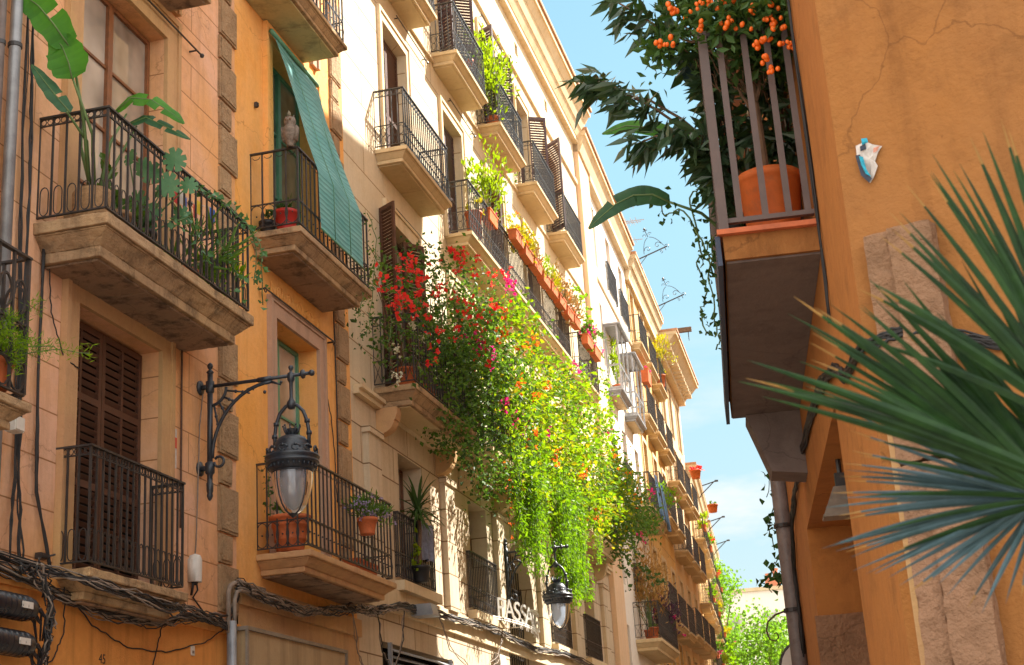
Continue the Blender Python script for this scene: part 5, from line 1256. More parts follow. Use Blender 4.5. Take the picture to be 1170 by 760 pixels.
vine('ivy', 'light ivy trailing along and over the rail of the leafy balcony', [[(X + .74, 13.2, 8.2), (X + .78, 13.8, 8.22), (X + .78, 14.5, 8.2), (X + .80, 14.62, 7.9), (X + .80, 14.55, 7.5)], [(X + .76, 12.5, 7.5), (X + .80, 12.9, 7.7), (X + .8, 13.4, 7.35)], [(X + .78, 13.7, 7.7), (X + .84, 14.1, 7.4), (X + .82, 14.2, 7.2)], [(X + .78, 14.4, 8.2), (X + .86, 14.6, 8.0), (X + .84, 14.7, 7.3)]], 'leaf_monstera', .075, 34, seed=3)
# --- feathery fern on the far left balcony
t = thing('asparagus_fern', 'feathery green fern spilling over the far left balcony', 'plant', (X + .72, 9.72, 5.0))
m = MB(); pot_mb(m, (0, 0, 0), .15, .24); part('pot', m, 'terracotta', t, True)
m = MB(); st = MB(); nr = np.random.RandomState(44)
for k, (dx, dy, dz) in enumerate(((.74, .15, .24), (.36, -.1, .30), (.30, -.25, .5), (.1, .1, .62), (.5, .05, .30), (.25, .2, .75), (.3, -.1, .12), (.05, -.3, .55), (-.1, -.2, .6), (.2, .15, .45), (.4, -.4, .3))):
    p = tw(st, (0, 0, .22), (dx, dy, dz), .006, .003, 8, .01, sag=-.06)
    P0 = []
    for a, b in zip(p[1:-1], p[2:]):
        for j in range(26): P0.append(tuple(a.lerp(b, nr.rand())))
    P0 = np.array(P0) + nr.normal(size=(len(P0), 3)) * np.array([.025, .025, .035]); leaves(m, P0, .055, .14, np.array([[dx, dy, dz + .2]]) * .6, .8)
part('fronds', m, 'leaf_fern', t); part('stem', st, 'stemgreen', t)
# --- pots of the amber house
potplant('red_pot_plant', 'bright red pot on the corner of the blind balcony', (X + .40, 16.5, 8.93), 'round', .155, .30, 'redpot', 'leaf_dark', 50, (.12, .12, .08), .12, .3, .4, seed=5)
potplant('dark_pot', 'small black pot left of the bright red pot', (X + .14, 16.5, 8.93), 'round', .11, .20, 'blackpot', 'leaf_dark', 30, (.08, .08, .05), .10, .3, .4, seed=6)
potplant('terracotta_pot', 'large ribbed terracotta pot right behind the big street lamp', (X + .34, 16.62, 4.79), 'rib', .235, .44, 'terracotta', 'leaf_mid', 70, (.12, .12, .08), .10, .4, .6, seed=7)
vine('ivy', 'wispy vine hanging on the wall left of the big terracotta pot', [[(X + .1, 16.45, 6.0), (X + .12, 16.5, 5.6), (X + .15, 16.45, 5.2)], [(X + .1, 16.5, 5.9), (X + .05, 16.6, 5.4)]], 'leaf_dark', .05, 40, seed=4)
t = potplant('lavender_pot', 'hanging terracotta pot of pale lilac flowers on the railing above the wires', (X + .78, 18.2, 5.22), 'round', .13, .22, 'terracotta', 'leaf_mid', 420, (.17, .42, .13), .09, .25, .6, seed=8, flowers=('petal_lilac', 70, .035))
m = MB(); m.tube([(-.12, 0, .2), (-.14, 0, .6)], .008, 4); m.tube(ell((0, 0, .19), (1, 0, 0), .14, .005, 10), .006, 4, closed=True); part('hanger', m, 'iron', t)
potplant('planter_tray', 'low reddish planter on the deck behind the far railing of the terracotta pot balcony', (X + .5, 18.7, 4.79), 'long', .4, .13, 'terracotta', 'leaf_mid', 60, (.05, .3, .03), .08, .4, .6, seed=9)
vine('trailing_vine', 'thin trailing vine hanging from the far end of the green blind balcony', [[(X + .7, 18.85, 10.1), (X + .80, 18.95, 9.7), (X + .76, 18.9, 9.2), (X + .7, 18.8, 8.5), (X + .72, 18.6, 8.1)], [(X + .7, 18.8, 9.6), (X + .85, 19.2, 9.1), (X + .8, 19.5, 8.6), (X + .75, 19.4, 8.2)], [(X + .6, 18.9, 9.2), (X + .7, 18.5, 8.6), (X + .7, 18.3, 8.3)]], 'leaf_mid', .05, 36, seed=5, spread=.06)
# --- yucca in the mezzanine window
t = thing('yucca', 'spiky yucca on its trunk in the shaded mezzanine window', 'plant', (X + .16, 22.45, 5.2))
m = MB(); pot_mb(m, (0, 0, 0), .15, .26); part('pot', m, 'blackpot', t, True)
m = MB(); tw(m, (0, 0, .2), (.02, 0, 1.15), .035, .03); part('trunk', m, 'bark', t)
m = MB(); rs = random.Random(3)
for k in range(64):
    a = rs.uniform(0, 2 * PI); e = rs.uniform(-.7, 1.3); Ln = rs.uniform(.45, .72); z0 = rs.uniform(.95, 1.3)
    strap(m, (0, 0, z0), (Ln * math.cos(a) * math.cos(e), Ln * math.sin(a) * math.cos(e), z0 + Ln * math.sin(e) - .12), .020, .22, 6)
part('leaves', m, 'leaf_dark', t)
vine('ivy', 'small yellow green vine on the mezzanine window railing under the yucca', [[(X + .1, 22.3, 5.95), (X + .14, 22.4, 5.7), (X + .1, 22.3, 5.4)]], 'leaf_lime', .10, 40, seed=6)
# --- upper balconies of the cream house
potplant('lime_shrub', 'bright lime shrub leaning out of a third floor balcony', (X + .30, 28.9, 16.14), 'round', .16, .28, 'terracotta', 'leaf_lime', 900, (.42, 1.0, .62), .13, .45, .4, seed=10, zc=1.35, stems=12)
potplant('lime_shrub', 'sparse yellow green shrub in an orange box on the long second floor balcony', (X + .45, 27.3, 13.2), 'box', .22, .22, 'terrabright', 'leaf_lime', 520, (.35, .75, .5), .12, .45, .4, seed=11, zc=.95, stems=10, flowers=('petal_pink', 6, .05))
potplant('clay_pot', 'small clay pot beside the sparse yellow green shrub', (X + .35, 26.4, 12.38), 'round', .17, .75, 'terracotta', 'leaf_yellow', 60, (.15, .3, .1), .12, .4, .5, seed=12)
potplant('small_flower', 'tiny orange flower pot on the first third floor balcony', (X + .44, 26.5, 16.5), 'round', .07, .12, 'terrabright', 'leaf_mid', 20, (.05, .05, .04), .08, .5, .5, seed=13)
# row of terracotta boxes hung on the long railing
kinds = [('leaf_yellow', 'petal_orange'), ('leaf_yellow', 'petal_orange'), ('leaf_rust', 'petal_orange'), ('leaf_lime', 'petal_pink'), ('leaf_yellow', 'petal_pink'), ('leaf_rust', 'petal_lilac'), ('leaf_rust', 'petal_orange'), ('leaf_rust', 'petal_orange')]
ordn = ['first', 'second', 'third', 'fourth', 'fifth', 'sixth', 'seventh', 'eighth']
look = ['yellow sedum', 'low yellow plants', 'rusty succulents', 'lime leaves and pink flowers', 'yellow leaves and pink flowers', 'rusty leaves and lilac flowers', 'reddish succulents', 'tall rusty succulents']
for i in range(8):
    y = 28.75 + i * .86
    potplant('flower_box', 'terracotta box of %s, %s along the long railing' % (look[i], ordn[i]), (X + .66, y, 13.22 + [.05, 0, .03, -.02, .02, 0, -.03, .02][i]), 'long', .35, .20, 'terracotta', kinds[i][0], 380, (.18, .5, .2 if i < 5 else .34), .10, .4, .5, seed=20 + i, group='terracotta flower boxes on the long railing', flowers=(kinds[i][1], 10, .05))
for i, (y, lb) in enumerate(((36.4, 'terracotta box with magenta flowers on the short railing past the long row'), (37.4, 'terracotta box with green trailers at the far end of the short railing'))):
    potplant('flower_box', lb, (X + .66, y, 13.15), 'long', .42, .24, 'terracotta', 'leaf_mid', 300, (.16, .55, .26), .11, .4, .3, seed=30 + i, group='terracotta flower boxes on the short railing', flowers=('petal_pink', 42 - 36 * i, .08))
vine('trailing_vine', 'light green vine climbing past the short flower box railing', [[(X + .6, 36.6, 13.2), (X + .7, 36.3, 14.2), (X + .62, 35.6, 14.6)], [(X + .7, 38.0, 13.0), (X + .8, 38.3, 12.0), (X + .72, 38.3, 10.6), (X + .7, 38.1, 9.5)]], 'leaf_fern', .11, 60, seed=8, spread=.09)

# ================================================================ the great flowering mass on the first floor balconies
def mass(name, label, cat, loc, polys, x0, x1, n, size, asp, mats, seed, ncl, clump, dirs=(0.5, -.2, -.3), flowers=(), stems=14, jit=.8):
    """polys: list of (y,z) outlines; mats: list of (material, share); several leaf parts"""
    global nr
    nr = np.random.RandomState(seed); t = thing(name, label, cat, loc); o0 = np.array(loc)
    for k, (mt_, share) in enumerate(mats):
        P0, cs = cloud(polys, int(n * share), x0, x1, clump, ncl, seed * 3 + k)
        m = MB(); leaves(m, P0 - o0, size, asp, np.array([dirs]), jit); part('foliage', m, mt_, t)
    m = MB(); rs = random.Random(seed)
    for j in range(stems):
        c = cs[rs.randrange(len(cs))]; b = (loc[0] + .0, min(max(c[1] + rs.uniform(-1.2, 1.2), polys_y(polys)[0]), polys_y(polys)[1]), loc[2] + .25)
        tw(m, tuple(np.array(b) - o0), tuple(c - o0), .016, .006, 8, .06, 4, sag=-.1)
    part('stems', m, 'twig', t)
    for mt_, pts, sp_, per, fs in flowers:
        m = MB()
        for (x, y, z) in pts:
            C0 = np.array([[x, y, z]]) - o0 + nr.normal(size=(per, 3)) * np.array([.5, 1, .8]) * sp_
            for k in range(3): leaves(m, C0, fs, .85, np.array([[.6, -.5, 0]]), .9)
        part('flowers', m, mt_, t)['kind'] = 'stuff'
    return t
def polys_y(p): return min(a[0] for a in p), max(a[0] for a in p)
X9 = X + .95
red = [(20.1, 9.55), (19.26, 8.77), (19.2, 9.0), (18.66, 8.97), (20.5, 9.25), (19.94, 9.65), (22.39, 10.67), (23.71, 11.01), (21.49, 9.73), (22.62, 9.89), (20.83, 9.69), (25.05, 11.17), (26.36, 11.6), (20.02, 8.91), (19.61, 8.99), (23.83, 9.64), (23.11, 9.95), (23.49, 9.91), (20.2, 9.7), (22.8, 10.8), (23.1, 10.9)]
mag = [(26.63, 11.6), (25.6, 8.85), (26.16, 8.71), (23.51, 9.43), (23.97, 9.47), (24.71, 9.62), (27.2, 8.9), (26.4, 11.45)]
ora = [(26.61, 10.2), (27.22, 9.79), (28.14, 9.89), (29.09, 10.43), (25.7, 9.24), (30.44, 9.9), (35.52, 10.01), (36.37, 9.28), (31.38, 8.72), (29.46, 8.99), (26.86, 8.49), (31.19, 9.48), (32.53, 7.93), (25.02, 10.16), (27.43, 10.58), (28.29, 10.97), (24.6, 9.9), (25.4, 9.7), (27.0, 9.3), (34, 9.4), (28.6, 8.4)]
wht = [(20.51, 8.83), (19.6, 8.2), (19.61, 7.77), (21.04, 8.81)]
b3_ = lambda L_, x=.95: [(X + x, a, b) for a, b in L_]
t = mass('bougainvillea', 'red flowering bougainvillea climbing over the first main floor balcony', 'bougainvillea', (X + .3, 21.3, 8.08),
     [(20.2, 8.1), (19.3, 8.6), (19.2, 9.1), (20.1, 9.8), (21.7, 10.5), (22.4, 10.9), (24.6, 11.3), (26.8, 11.7), (27.6, 11.0), (25.6, 9.8), (24.8, 8.9), (24.6, 7.7), (23.6, 7.7), (22.4, 7.9), (21.4, 8.3)], .2 + X, X + .95, 4300, .085, .6,
     [('leaf_dark', .35), ('leaf_mid', .65)], 51, 150, .16, flowers=[('petal_red', b3_(red + [(24.3, 10.2), (25.2, 10.6), (24.0, 9.2), (22.4, 9.3), (21.2, 9.0), (26.0, 10.9), (21.0, 8.5)]), .14, 8, .075), ('petal_pink', b3_(mag), .12, 9, .08), ('petal_white', b3_(wht, .8), .06, 10, .05)], stems=30)
m = MB(); pot_mb(m, (.15, -.1, 0), .17, .30); pot_mb(m, (.18, .9, 0), .17, .28); part('pot', m, 'terracotta', t, True)
mass('creeper', 'mid green creeper draped over the railings under the red flowers', 'creeper', (X + .45, 24.0, 8.1),
     [(22.9, 9.6), (24.5, 10.4), (26.4, 10.3), (27.6, 9.0), (27.2, 7.6), (26.2, 7.1), (24.4, 7.35), (22.6, 7.4), (22.0, 8.1)], X + .25, X + 1.05, 5200, .09, .7, [('leaf_mid', .7), ('leaf_dark', .3)], 52, 150, .15, stems=16)
mass('lime_creeper', 'large sunlit yellow green creeper with orange trumpet flowers covering the middle balconies', 'creeper', (X + .45, 30.0, 8.1),
     [(25.0, 10.1), (26.0, 11.0), (27.6, 11.5), (28.6, 10.7), (30.0, 10.9), (31.6, 11.3), (33.4, 11.3), (35.2, 11.0), (37.0, 10.9), (37.8, 9.9), (36.9, 8.8), (35.6, 8.0), (34.4, 8.3), (33.0, 7.4), (31.6, 8.0), (30.2, 7.3), (28.6, 7.9), (27.4, 7.1), (26.2, 7.5), (25.4, 8.4)], X + .35, X + 1.3, 10000, .118, .62, [('leaf_lime', .44), ('leaf_fern', .22), ('leaf_yellow', .12), ('leaf_mid', .22)], 53, 300, .15, flowers=[('petal_orange', b3_(ora[::2], 1.2), .15, 8, .07), ('petal_pink', b3_([(31.5, 11.2), (35.5, 10.6), (28.04, 8.82)], 1.2), .1, 6, .07)], stems=18)
mass('dark_creeper', 'darker leafy creeper reaching past the corner of the white house', 'creeper', (X + .5, 38.5, 8.2),
     [(36.4, 10.2), (37.8, 10.6), (39.6, 10.3), (41.2, 10.5), (42.6, 10.3), (43.0, 9.6), (41.6, 9.1), (39.6, 8.7), (38.6, 8.0), (37.2, 7.6), (36.2, 8.2)], X + .5, X + 1.2, 3000, .12, .6, [('leaf_mid', .6), ('leaf_dark', .3), ('leaf_yellow', .1)], 54, 60, .2, flowers=[('petal_orange', b3_([(37.5, 9.9), (39.0, 9.6)], 1.2), .2, 8, .08), ('petal_pink', b3_([(41.5, 10.2), (39.2, 8.5)], 1.2), .12, 8, .08)])
# hanging fern strands
t = thing('hanging_fern', 'long bright green fern curtains hanging below the sunlit creeper', 'hanging plant', (X + .9, 29.5, 7.9)); o0 = np.array(t.location); m = MB(); st = MB(); nr = np.random.RandomState(60); rs = random.Random(60)
tipline = [(25.7, 6.9), (26.2, 6.15), (27.3, 5.95), (28.1, 6.7), (28.9, 6.5), (29.6, 6.2), (30.3, 5.75), (30.9, 5.85), (31.8, 6.6), (33.0, 6.9), (34.3, 7.2)]
for k in range(95):
    y = rs.choice((rs.gauss(26.8, .45), rs.gauss(30.4, .55), rs.gauss(30.6, .5), rs.uniform(26, 34.2))); y = min(34.2, max(25.8, y))
    for (a, b) in zip(tipline[:-1], tipline[1:]):
        if a[0] <= y <= b[0]: zt_ = a[1] + (b[1] - a[1]) * (y - a[0]) / (b[0] - a[0])
    z0 = rs.uniform(7.7, 8.5); x = X + rs.uniform(.75, 1.2); ze = zt_ + abs(rs.gauss(0, .35))
    P0 = [(x + .03 * math.sin(z * 5 + k), y + .05 * math.sin(z * 3 + k), z) for z in np.linspace(z0, ze, 9)]
    st.tube([Vector(p) - Vector(o0) for p in P0], .006, 3)
    nl = int((z0 - ze) * 75); Q = np.array([P0[min(8, int(u * 9))] for u in nr.rand(max(nl, 4))]) + nr.normal(size=(max(nl, 4), 3)) * np.array([.06, .07, .10]); leaves(m, Q - o0, .10, .3, np.array([[.2, 0, -1.]]), .7)
part('fronds', m, 'leaf_fern', t); part('stems', st, 'stemgreen', t)
vine('trailing_vine', 'single reddish trailer hanging in front of the second main floor bracket', [[(X + .8, 26.0, 7.9), (X + .82, 26.0, 7.0), (X + .8, 25.9, 6.4)]], 'petal_orange', .06, 22, seed=9)
vine('trailing_vine', 'green trailer curling out at the corner of the salmon strip', [[(X + 1.0, 38.2, 8.2), (X + 1.1, 38.6, 7.7), (X + 1.2, 39.6, 7.5), (X + 1.4, 40.8, 7.55)], [(X + .9, 37.0, 8.0), (X + 1.0, 37.3, 7.2), (X + 1.0, 37.5, 6.9)]], 'leaf_dark', .13, 26, seed=10, spread=.08)
# plants on white / yellow / tan houses
def pp3(name, label, out, s_, z, **k): return potplant(name, label, L3(out, s_, z), rotz=R(1.7), **k)
pp3('dry_shrub', 'tall dry straw coloured shrub on the lowest wide balcony', .35, 5.6, 6.42, potkind='round', r_=.2, h=.35, potmat='terracotta', leafmat_='leaf_dry', n=1500, spread=(.5, .8, .9), size=.15, asp=.25, seed=40, zc=1.75, stems=20)
pp3('purple_shrub', 'dark purple twiggy shrub on the far half of the lowest wide balcony', .45, 8.2, 6.42, potkind='round', r_=.2, h=.35, potmat='terracotta', leafmat_='leaf_purple', n=900, spread=(.4, .9, .6), size=.14, asp=.4, seed=41, zc=1.0, stems=26, flowers=('petal_pink', 8, .09))
pp3('clay_pot', 'clay pot at the near corner of the lowest wide balcony', .55, 4.9, 6.42, potkind='round', r_=.14, h=.34, potmat='terracotta', leafmat_='leaf_mid', n=30, spread=(.1, .1, .05), size=.1, asp=.4, seed=42)
pp3('green_shrub', 'green shrub with a pink bloom beside the blue towels', .6, 10.2, 10.9, potkind='round', r_=.18, h=.3, potmat='terracotta', leafmat_='leaf_fern', n=500, spread=(.35, .7, .4), size=.15, asp=.4, seed=43, zc=1.0, flowers=('petal_pink', 10, .1))
pp3('glazed_plant', 'yellow green plant inside the first glazed balcony', .2, 4.0, 14.0, potkind='round', r_=.15, h=.3, potmat='terracotta', leafmat_='leaf_lime', n=300, spread=(.12, .3, .5), size=.13, asp=.4, seed=44, zc=1.0)
pp3('yellow_shrub', 'yellow shrub over the top balcony of the yellow house', .3, 17.0, 17.7, potkind='round', r_=.2, h=.5, potmat='terracotta', leafmat_='leaf_yellow', n=420, spread=(.45, .8, .4), size=.16, asp=.4, seed=45, zc=1.5)
pp3('red_planter', 'red planter on the wall of the yellow house under the first top balcony', .3, 11.6, 16.35, potkind='box', r_=.3, h=.5, potmat='terracotta', leafmat_='petal_pink', n=12, spread=(.1, .1, .1), size=.12, asp=.6, seed=46)
pp3('flower_pot', 'orange pot with red flowers jutting from the tan house railing', .75, 23.9, 15.25, potkind='round', r_=.25, h=.36, potmat='terrabright', leafmat_='petal_red', n=90, spread=(.2, .3, .1), size=.14, asp=.6, seed=47)
pp3('flower_pot', 'orange pot hanging from a strut past the tan house', 1.1, 27.3, 14.3, potkind='round', r_=.25, h=.36, potmat='terrabright', leafmat_='leaf_mid', n=30, spread=(.1, .2, .05), size=.12, asp=.6, seed=48)
fl_l = ['leaf_mid', 'leaf_lime', 'leaf_fern', 'leaf_fern', 'leaf_yellow']
desc = ['pink flowering', 'lime green', 'red flowering', 'fresh green', 'yellowish']
fw_l = [('petal_pink', 14, .12), None, ('petal_red', 9, .12), None, None]
k = 0
for hn, cols, fl, oz in (('ochre', c6, f6[:3], 0), ('pale', c7, f7[:3], 0), ('low cream', c8, f8[:2], 0)):
    for fi, z in enumerate(fl):
        for ci, c in enumerate(cols):
            if (fi + ci) % 2: continue
            k += 1; a = R(4.4); floor = ['top', 'middle', 'lower'][fi]; pos = ['first', 'second', 'third', 'fourth', 'fifth'][ci]
            potplant('balcony_planter', '%s planter on the %s balcony of the %s row, %s house' % (desc[k % 5], pos, floor, hn), L3(.52, c, z + .5, 4.4, P6), rotz=a, potkind='long', r_=.4, h=.2, potmat='terracotta', leafmat_=fl_l[k % 5], n=110, spread=(.25, .6, .3), size=.2, asp=.5, seed=60 + k, group='planters on the far balconies', stems=2, flowers=fw_l[k % 5])
vine('trailing_vine', 'bright green vine hanging low from the pale house near the street end', [[L3(.6, 15, 9.8, 4.4, P6), L3(.9, 14, 8.9, 4.4, P6), L3(.9, 12, 7.4, 4.4, P6), L3(.8, 11, 6.0, 4.4, P6)]], 'leaf_fern', .22, 50, seed=12, spread=.15)
# low street lamp in the distance
copytree(lamp, None, L3(0, 11.5, 5.9), R(1.7), label='distant street lamp low on the yellow house wall', group='iron street lamps on scrolled wall brackets')

# ================================================================ street trees at the end
def leafy_tree(label, loc, h, cr, n, seed, base=.35):
    global nr
    nr = np.random.RandomState(seed); rs = random.Random(seed); t = thing('street_tree', label, 'tree', loc, 0, 'street trees at the end')
    m = MB(); tw(m, (0, 0, 0), (rs.uniform(-.3, .3), 0, h * .55), .28, .18, 8, .1, 8)
    cs = []
    for k in range(46):
        a = rs.uniform(0, 2 * PI); u = rs.random(); z = h * (base + (1 - base) * u); rr_ = cr * math.sin(PI * (.12 + .83 * u)) ** .7 * rs.uniform(.35, 1.0)
        c = (rr_ * math.cos(a), rr_ * math.sin(a), z); cs.append(c)
        if k < 20: tw(m, (0, 0, h * rs.uniform(.3, .55)), c, .09, .03, 5, .12, 5)
    part('trunk', m, 'bark', t); cs = np.array(cs)
    P0 = cs[nr.randint(0, len(cs), n)] + nr.normal(size=(n, 3)) * cr * .15; m = MB(); leaves(m, P0, .24, .7, np.array([[0, 0, -.2]]), 1); part('crown', m, 'leaf_tree', t)
    return t
def TP(lat, s_): p = RP(lat, s_); return (p.x, p.y, 0)
leafy_tree('tallest bright green tree at the end of the street beside the left roofline', TP(-1.0, 92), 15.6, 3.4, 6000, 1)
leafy_tree('broad bright green tree right of the tallest one', TP(2.4, 88), 11.6, 3.4, 6500, 2)
leafy_tree('lower bright green tree in front near the red brick building', TP(3.0, 98), 11.8, 3.0, 4500, 3)
leafy_tree('bright green tree partly behind the low cream house', TP(-3.4, 112), 17.0, 4.0, 5000, 4)
leafy_tree('small bright green tree close to the grey drainpipe', TP(4.6, 100), 11.0, 2.4, 3000, 5)

# ================================================================ right hand balcony plants
def V3(lat, s_, z): return tuple(RP(lat, s_, z))
def rloc(t, lat, s_, z): t.location = RP(lat, s_, z)
t = thing('kumquat_tree', 'kumquat tree full of orange fruit in a big orange pot on the right balcony', 'potted tree', V3(.555, 8.78, 4.90), R(RD))
m = MB(); m.lathe([(.001, 0), (.15, 0), (.155, .02), (.195, .34), (.2, .345), (.2, .40), (.21, .405), (.212, .455), (.195, .455), (.185, .41), (.001, .40)], (0, 0, 0), 32); part('pot', m, 'terrabright', t, True)
m = MB(); lo = lambda lat, z, s_=8.7: (lat - .555, s_ - 8.78, z - 4.90)
tw(m, lo(.55, 5.3), lo(.53, 5.85), .026, .022, 5, .01, 7); bp_ = [((.53, 5.85), (.30, 6.35)), ((.53, 5.85), (.68, 6.4)), ((.52, 5.75), (.40, 6.1)), ((.53, 5.8), (.56, 6.5)), ((.40, 6.1), (.12, 6.5)), ((.30, 6.3), (.02, 6.45)), ((.56, 6.3), (.75, 6.2)), ((.56, 6.4), (.45, 6.9)), ((.3, 6.3), (.2, 6.9))]
for a, b in bp_: tw(m, lo(*a), lo(*b), .014, .006, 6, .02, 5)
rs = random.Random(9)
for k in range(46): 
    a = (rs.uniform(.3, .62), rs.uniform(5.9, 6.3)); b = (a[0] + rs.uniform(-.18, .18), a[1] + rs.uniform(-.15, .3)); tw(m, lo(*a, 8.7 + rs.uniform(-.1, .1)), lo(*b, 8.7 + rs.uniform(-.15, .15)), .004, .002, 4, .02, 4)
part('trunk', m, 'twig', t)
nr = np.random.RandomState(91); cl = []
for k in range(100): cl.append((rs.uniform(-.08, .86), 8.62 + rs.uniform(-.15, .5), rs.uniform(6.28, 7.1)))
for k in range(24): cl.append((rs.uniform(.45, .82), 8.6 + rs.uniform(-.1, .3), rs.uniform(6.02, 6.35)))
for k in range(26): cl.append((rs.uniform(.24, .86), 8.34 + rs.uniform(-.05, .1), rs.uniform(6.16, 6.42)))
cl = np.array(cl); P0 = cl[nr.randint(0, len(cl), 3600)] + nr.normal(size=(3600, 3)) * .055
m = MB(); leaves(m, P0 - np.array([.555, 8.78, 4.90]), .085, .46, np.array([[0, -.3, -.1]]), .9, fold=.2); part('foliage', m, 'leaf_kumquat', t)
fr = [(0.076, 6.515), (0.046, 6.5), (0.247, 6.515), (0.404, 6.382), (0.415, 6.335), (0.233, 6.375), (0.579, 6.439), (0.674, 6.386), (0.68, 6.34), (0.611, 6.223), (0.58, 6.196), (0.76, 6.309), (0.749, 6.171), (0.621, 6.076), (0.642, 6.011), (-0.021, 6.271), (0.027, 6.296), (0.319, 6.543), (0.389, 6.513), (0.724, 6.475), (0.796, 6.145)]
fm = MB(); fm.ball((0, 0, 0), .0185, 10, 1.25); fme = fm.mesh('fruit', M['fruit'], True); c_ = 0
fr = fr + [(.46, 6.50), (.53, 6.30), (.16, 6.45), (.70, 6.22)]
for (la, z) in fr:
    for j in range(4 if c_ < 84 else 2):
        o = bpy.data.objects.new('fruit', fme); COL.objects.link(o); o.parent = t; dx, dz, dy = rs.gauss(0, .022), rs.gauss(0, .022), rs.uniform(-.05, .02)
        o.location = (la * .968 + dx - .555, 8.28 + dy - 8.78, 1.6 + (z - 1.6) * .968 + dz - 4.90); o.rotation_euler = (rs.uniform(-.6, .6), rs.uniform(-.6, .6), 0); o.scale = (rs.uniform(.66, 1.0),) * 3; c_ += 1
# long leathery leaves
t = thing('leathery_plant', 'large plant with long drooping leathery leaves reaching out over the street from the right balcony', 'plant', V3(.40, 9.3, 4.90), R(RD))
o0 = np.array([.40, 9.3, 4.90]); lo2 = lambda p: (p[0] - .40, p[1] - 9.3, p[2] - 4.90)
m = MB(); pot_mb(m, (0, 0, 0), .18, .34); part('pot', m, 'blackpot', t, True)
br = [[(.36, 9.2, 5.2), (.30, 9.1, 5.7), (.10, 9.0, 5.84), (-.11, 8.95, 6.02), (-.30, 8.9, 6.14), (-.44, 8.9, 6.25), (-.60, 8.9, 6.26)],
      [(.30, 9.1, 5.7), (.05, 9.0, 5.95), (-.15, 9.0, 6.12), (-.36, 9.0, 6.2)],
      [(.36, 9.2, 5.3), (.25, 9.0, 5.7), (.05, 8.95, 5.80), (-.13, 8.9, 5.80), (-.26, 8.9, 5.76)],
      [(.34, 9.2, 5.5), (.30, 9.1, 6.1), (.18, 9.0, 6.4), (.0, 8.95, 6.6), (-.16, 8.9, 6.72), (-.30, 8.9, 6.84)],
      [(.34, 9.2, 5.5), (.34, 9.1, 6.0), (.30, 9.1, 6.3), (.25, 9.2, 6.6)],
      [(.34, 9.2, 5.4), (.26, 9.1, 5.6), (.20, 9.0, 5.75)], [(.38, 9.3, 5.3), (.50, 9.1, 5.7), (.60, 9.0, 6.05), (.66, 9.0, 6.35)], [(.38, 9.3, 5.3), (.58, 9.1, 5.6), (.72, 9.1, 5.8), (.74, 9.1, 6.3)]]
sm = MB(); lm = MB(); nr = np.random.RandomState(77)
dens = [115, 40, 90, 110, 300, 170, 260, 260]
for bi, b in enumerate(br):
    pp_ = [Vector(lo2(p)) for p in b]; sm.tube(pp_, [.013 - .008 * i / len(pp_) for i in range(len(pp_))], 5)
    n_ = dens[bi]; P0 = []; D0 = []
    for j in range(n_):
        u = (nr.rand() ** .6) if bi not in (4, 5, 6, 7) else nr.rand(); f_ = u * (len(pp_) - 1); i = min(len(pp_) - 2, int(f_)); p = pp_[i].lerp(pp_[i + 1], f_ - i); d = (pp_[i + 1] - pp_[i]).normalized()
        off = nr.normal(size=3) * np.array([.045, .08, .045]); P0.append(np.array(p) + off); D0.append(np.array(d) * .55 + np.array([-.25, -.1, -.9]) + nr.normal(size=3) * .55)
    leaves(lm, np.array(P0), .185, .27, np.array(D0), .12, fold=.2, sj=.35)
part('branch', sm, 'twig', t, True); part('foliage', lm, 'leaf_rubber', t)
# broad banana leaves behind
t = thing('dark_banana_plant', 'banana plant with one long dark leaf stretching out from the right balcony', 'plant', V3(.42, 9.9, 4.90), R(RD))
lo3 = lambda a, s_, z: (a - .42, s_ - 9.9, z - 4.90)
m = MB(); pot_mb(m, (0, 0, 0), .16, .3); part('pot', m, 'blackpot', t, True)
m = MB(); m.tube([lo3(.40, 9.85, 5.15), lo3(.30, 9.6, 5.30), lo3(.12, 9.45, 5.44), lo3(-.09, 9.4, 5.53)], [.02, .016, .012, .009], 6); m.tube([lo3(.40, 9.85, 5.15), lo3(.30, 9.7, 5.8), lo3(.05, 9.6, 6.1)], [.02, .015, .009], 6); m.tube([lo3(.40, 9.85, 5.15), lo3(.32, 9.4, 6.0), lo3(.2, 9.2, 6.3)], [.018, .014, .009], 6); part('stem', m, 'stemgreen', t, True)
leafpart(t, [lo3(-.09, 9.4, 5.53), lo3(-.20, 9.4, 5.60), lo3(-.33, 9.4, 5.61), lo3(-.46, 9.4, 5.56), lo3(-.58, 9.4, 5.47), lo3(-.66, 9.4, 5.40)], .085, (.05, .25, 1), 'leaf_bananadark', ((.62, 1),), nseg=22)
leafpart(t, [lo3(.05, 9.6, 6.1), lo3(-.16, 9.6, 6.2), lo3(-.34, 9.6, 6.24), lo3(-.52, 9.6, 6.20)], .07, (0, .3, 1), 'leaf_banana', ((.5, 1),))
leafpart(t, [lo3(.22, 9.2, 6.25), lo3(.16, 9.15, 6.38), lo3(.08, 9.1, 6.5)], .09, (1, .3, .3), 'leaf_palmblue', ((.5, 1),))
leafpart(t, [lo3(.30, 9.5, 5.9), lo3(.10, 9.4, 6.0), lo3(-.10, 9.4, 5.98)], .07, (0, .3, 1), 'leaf_banana', ())
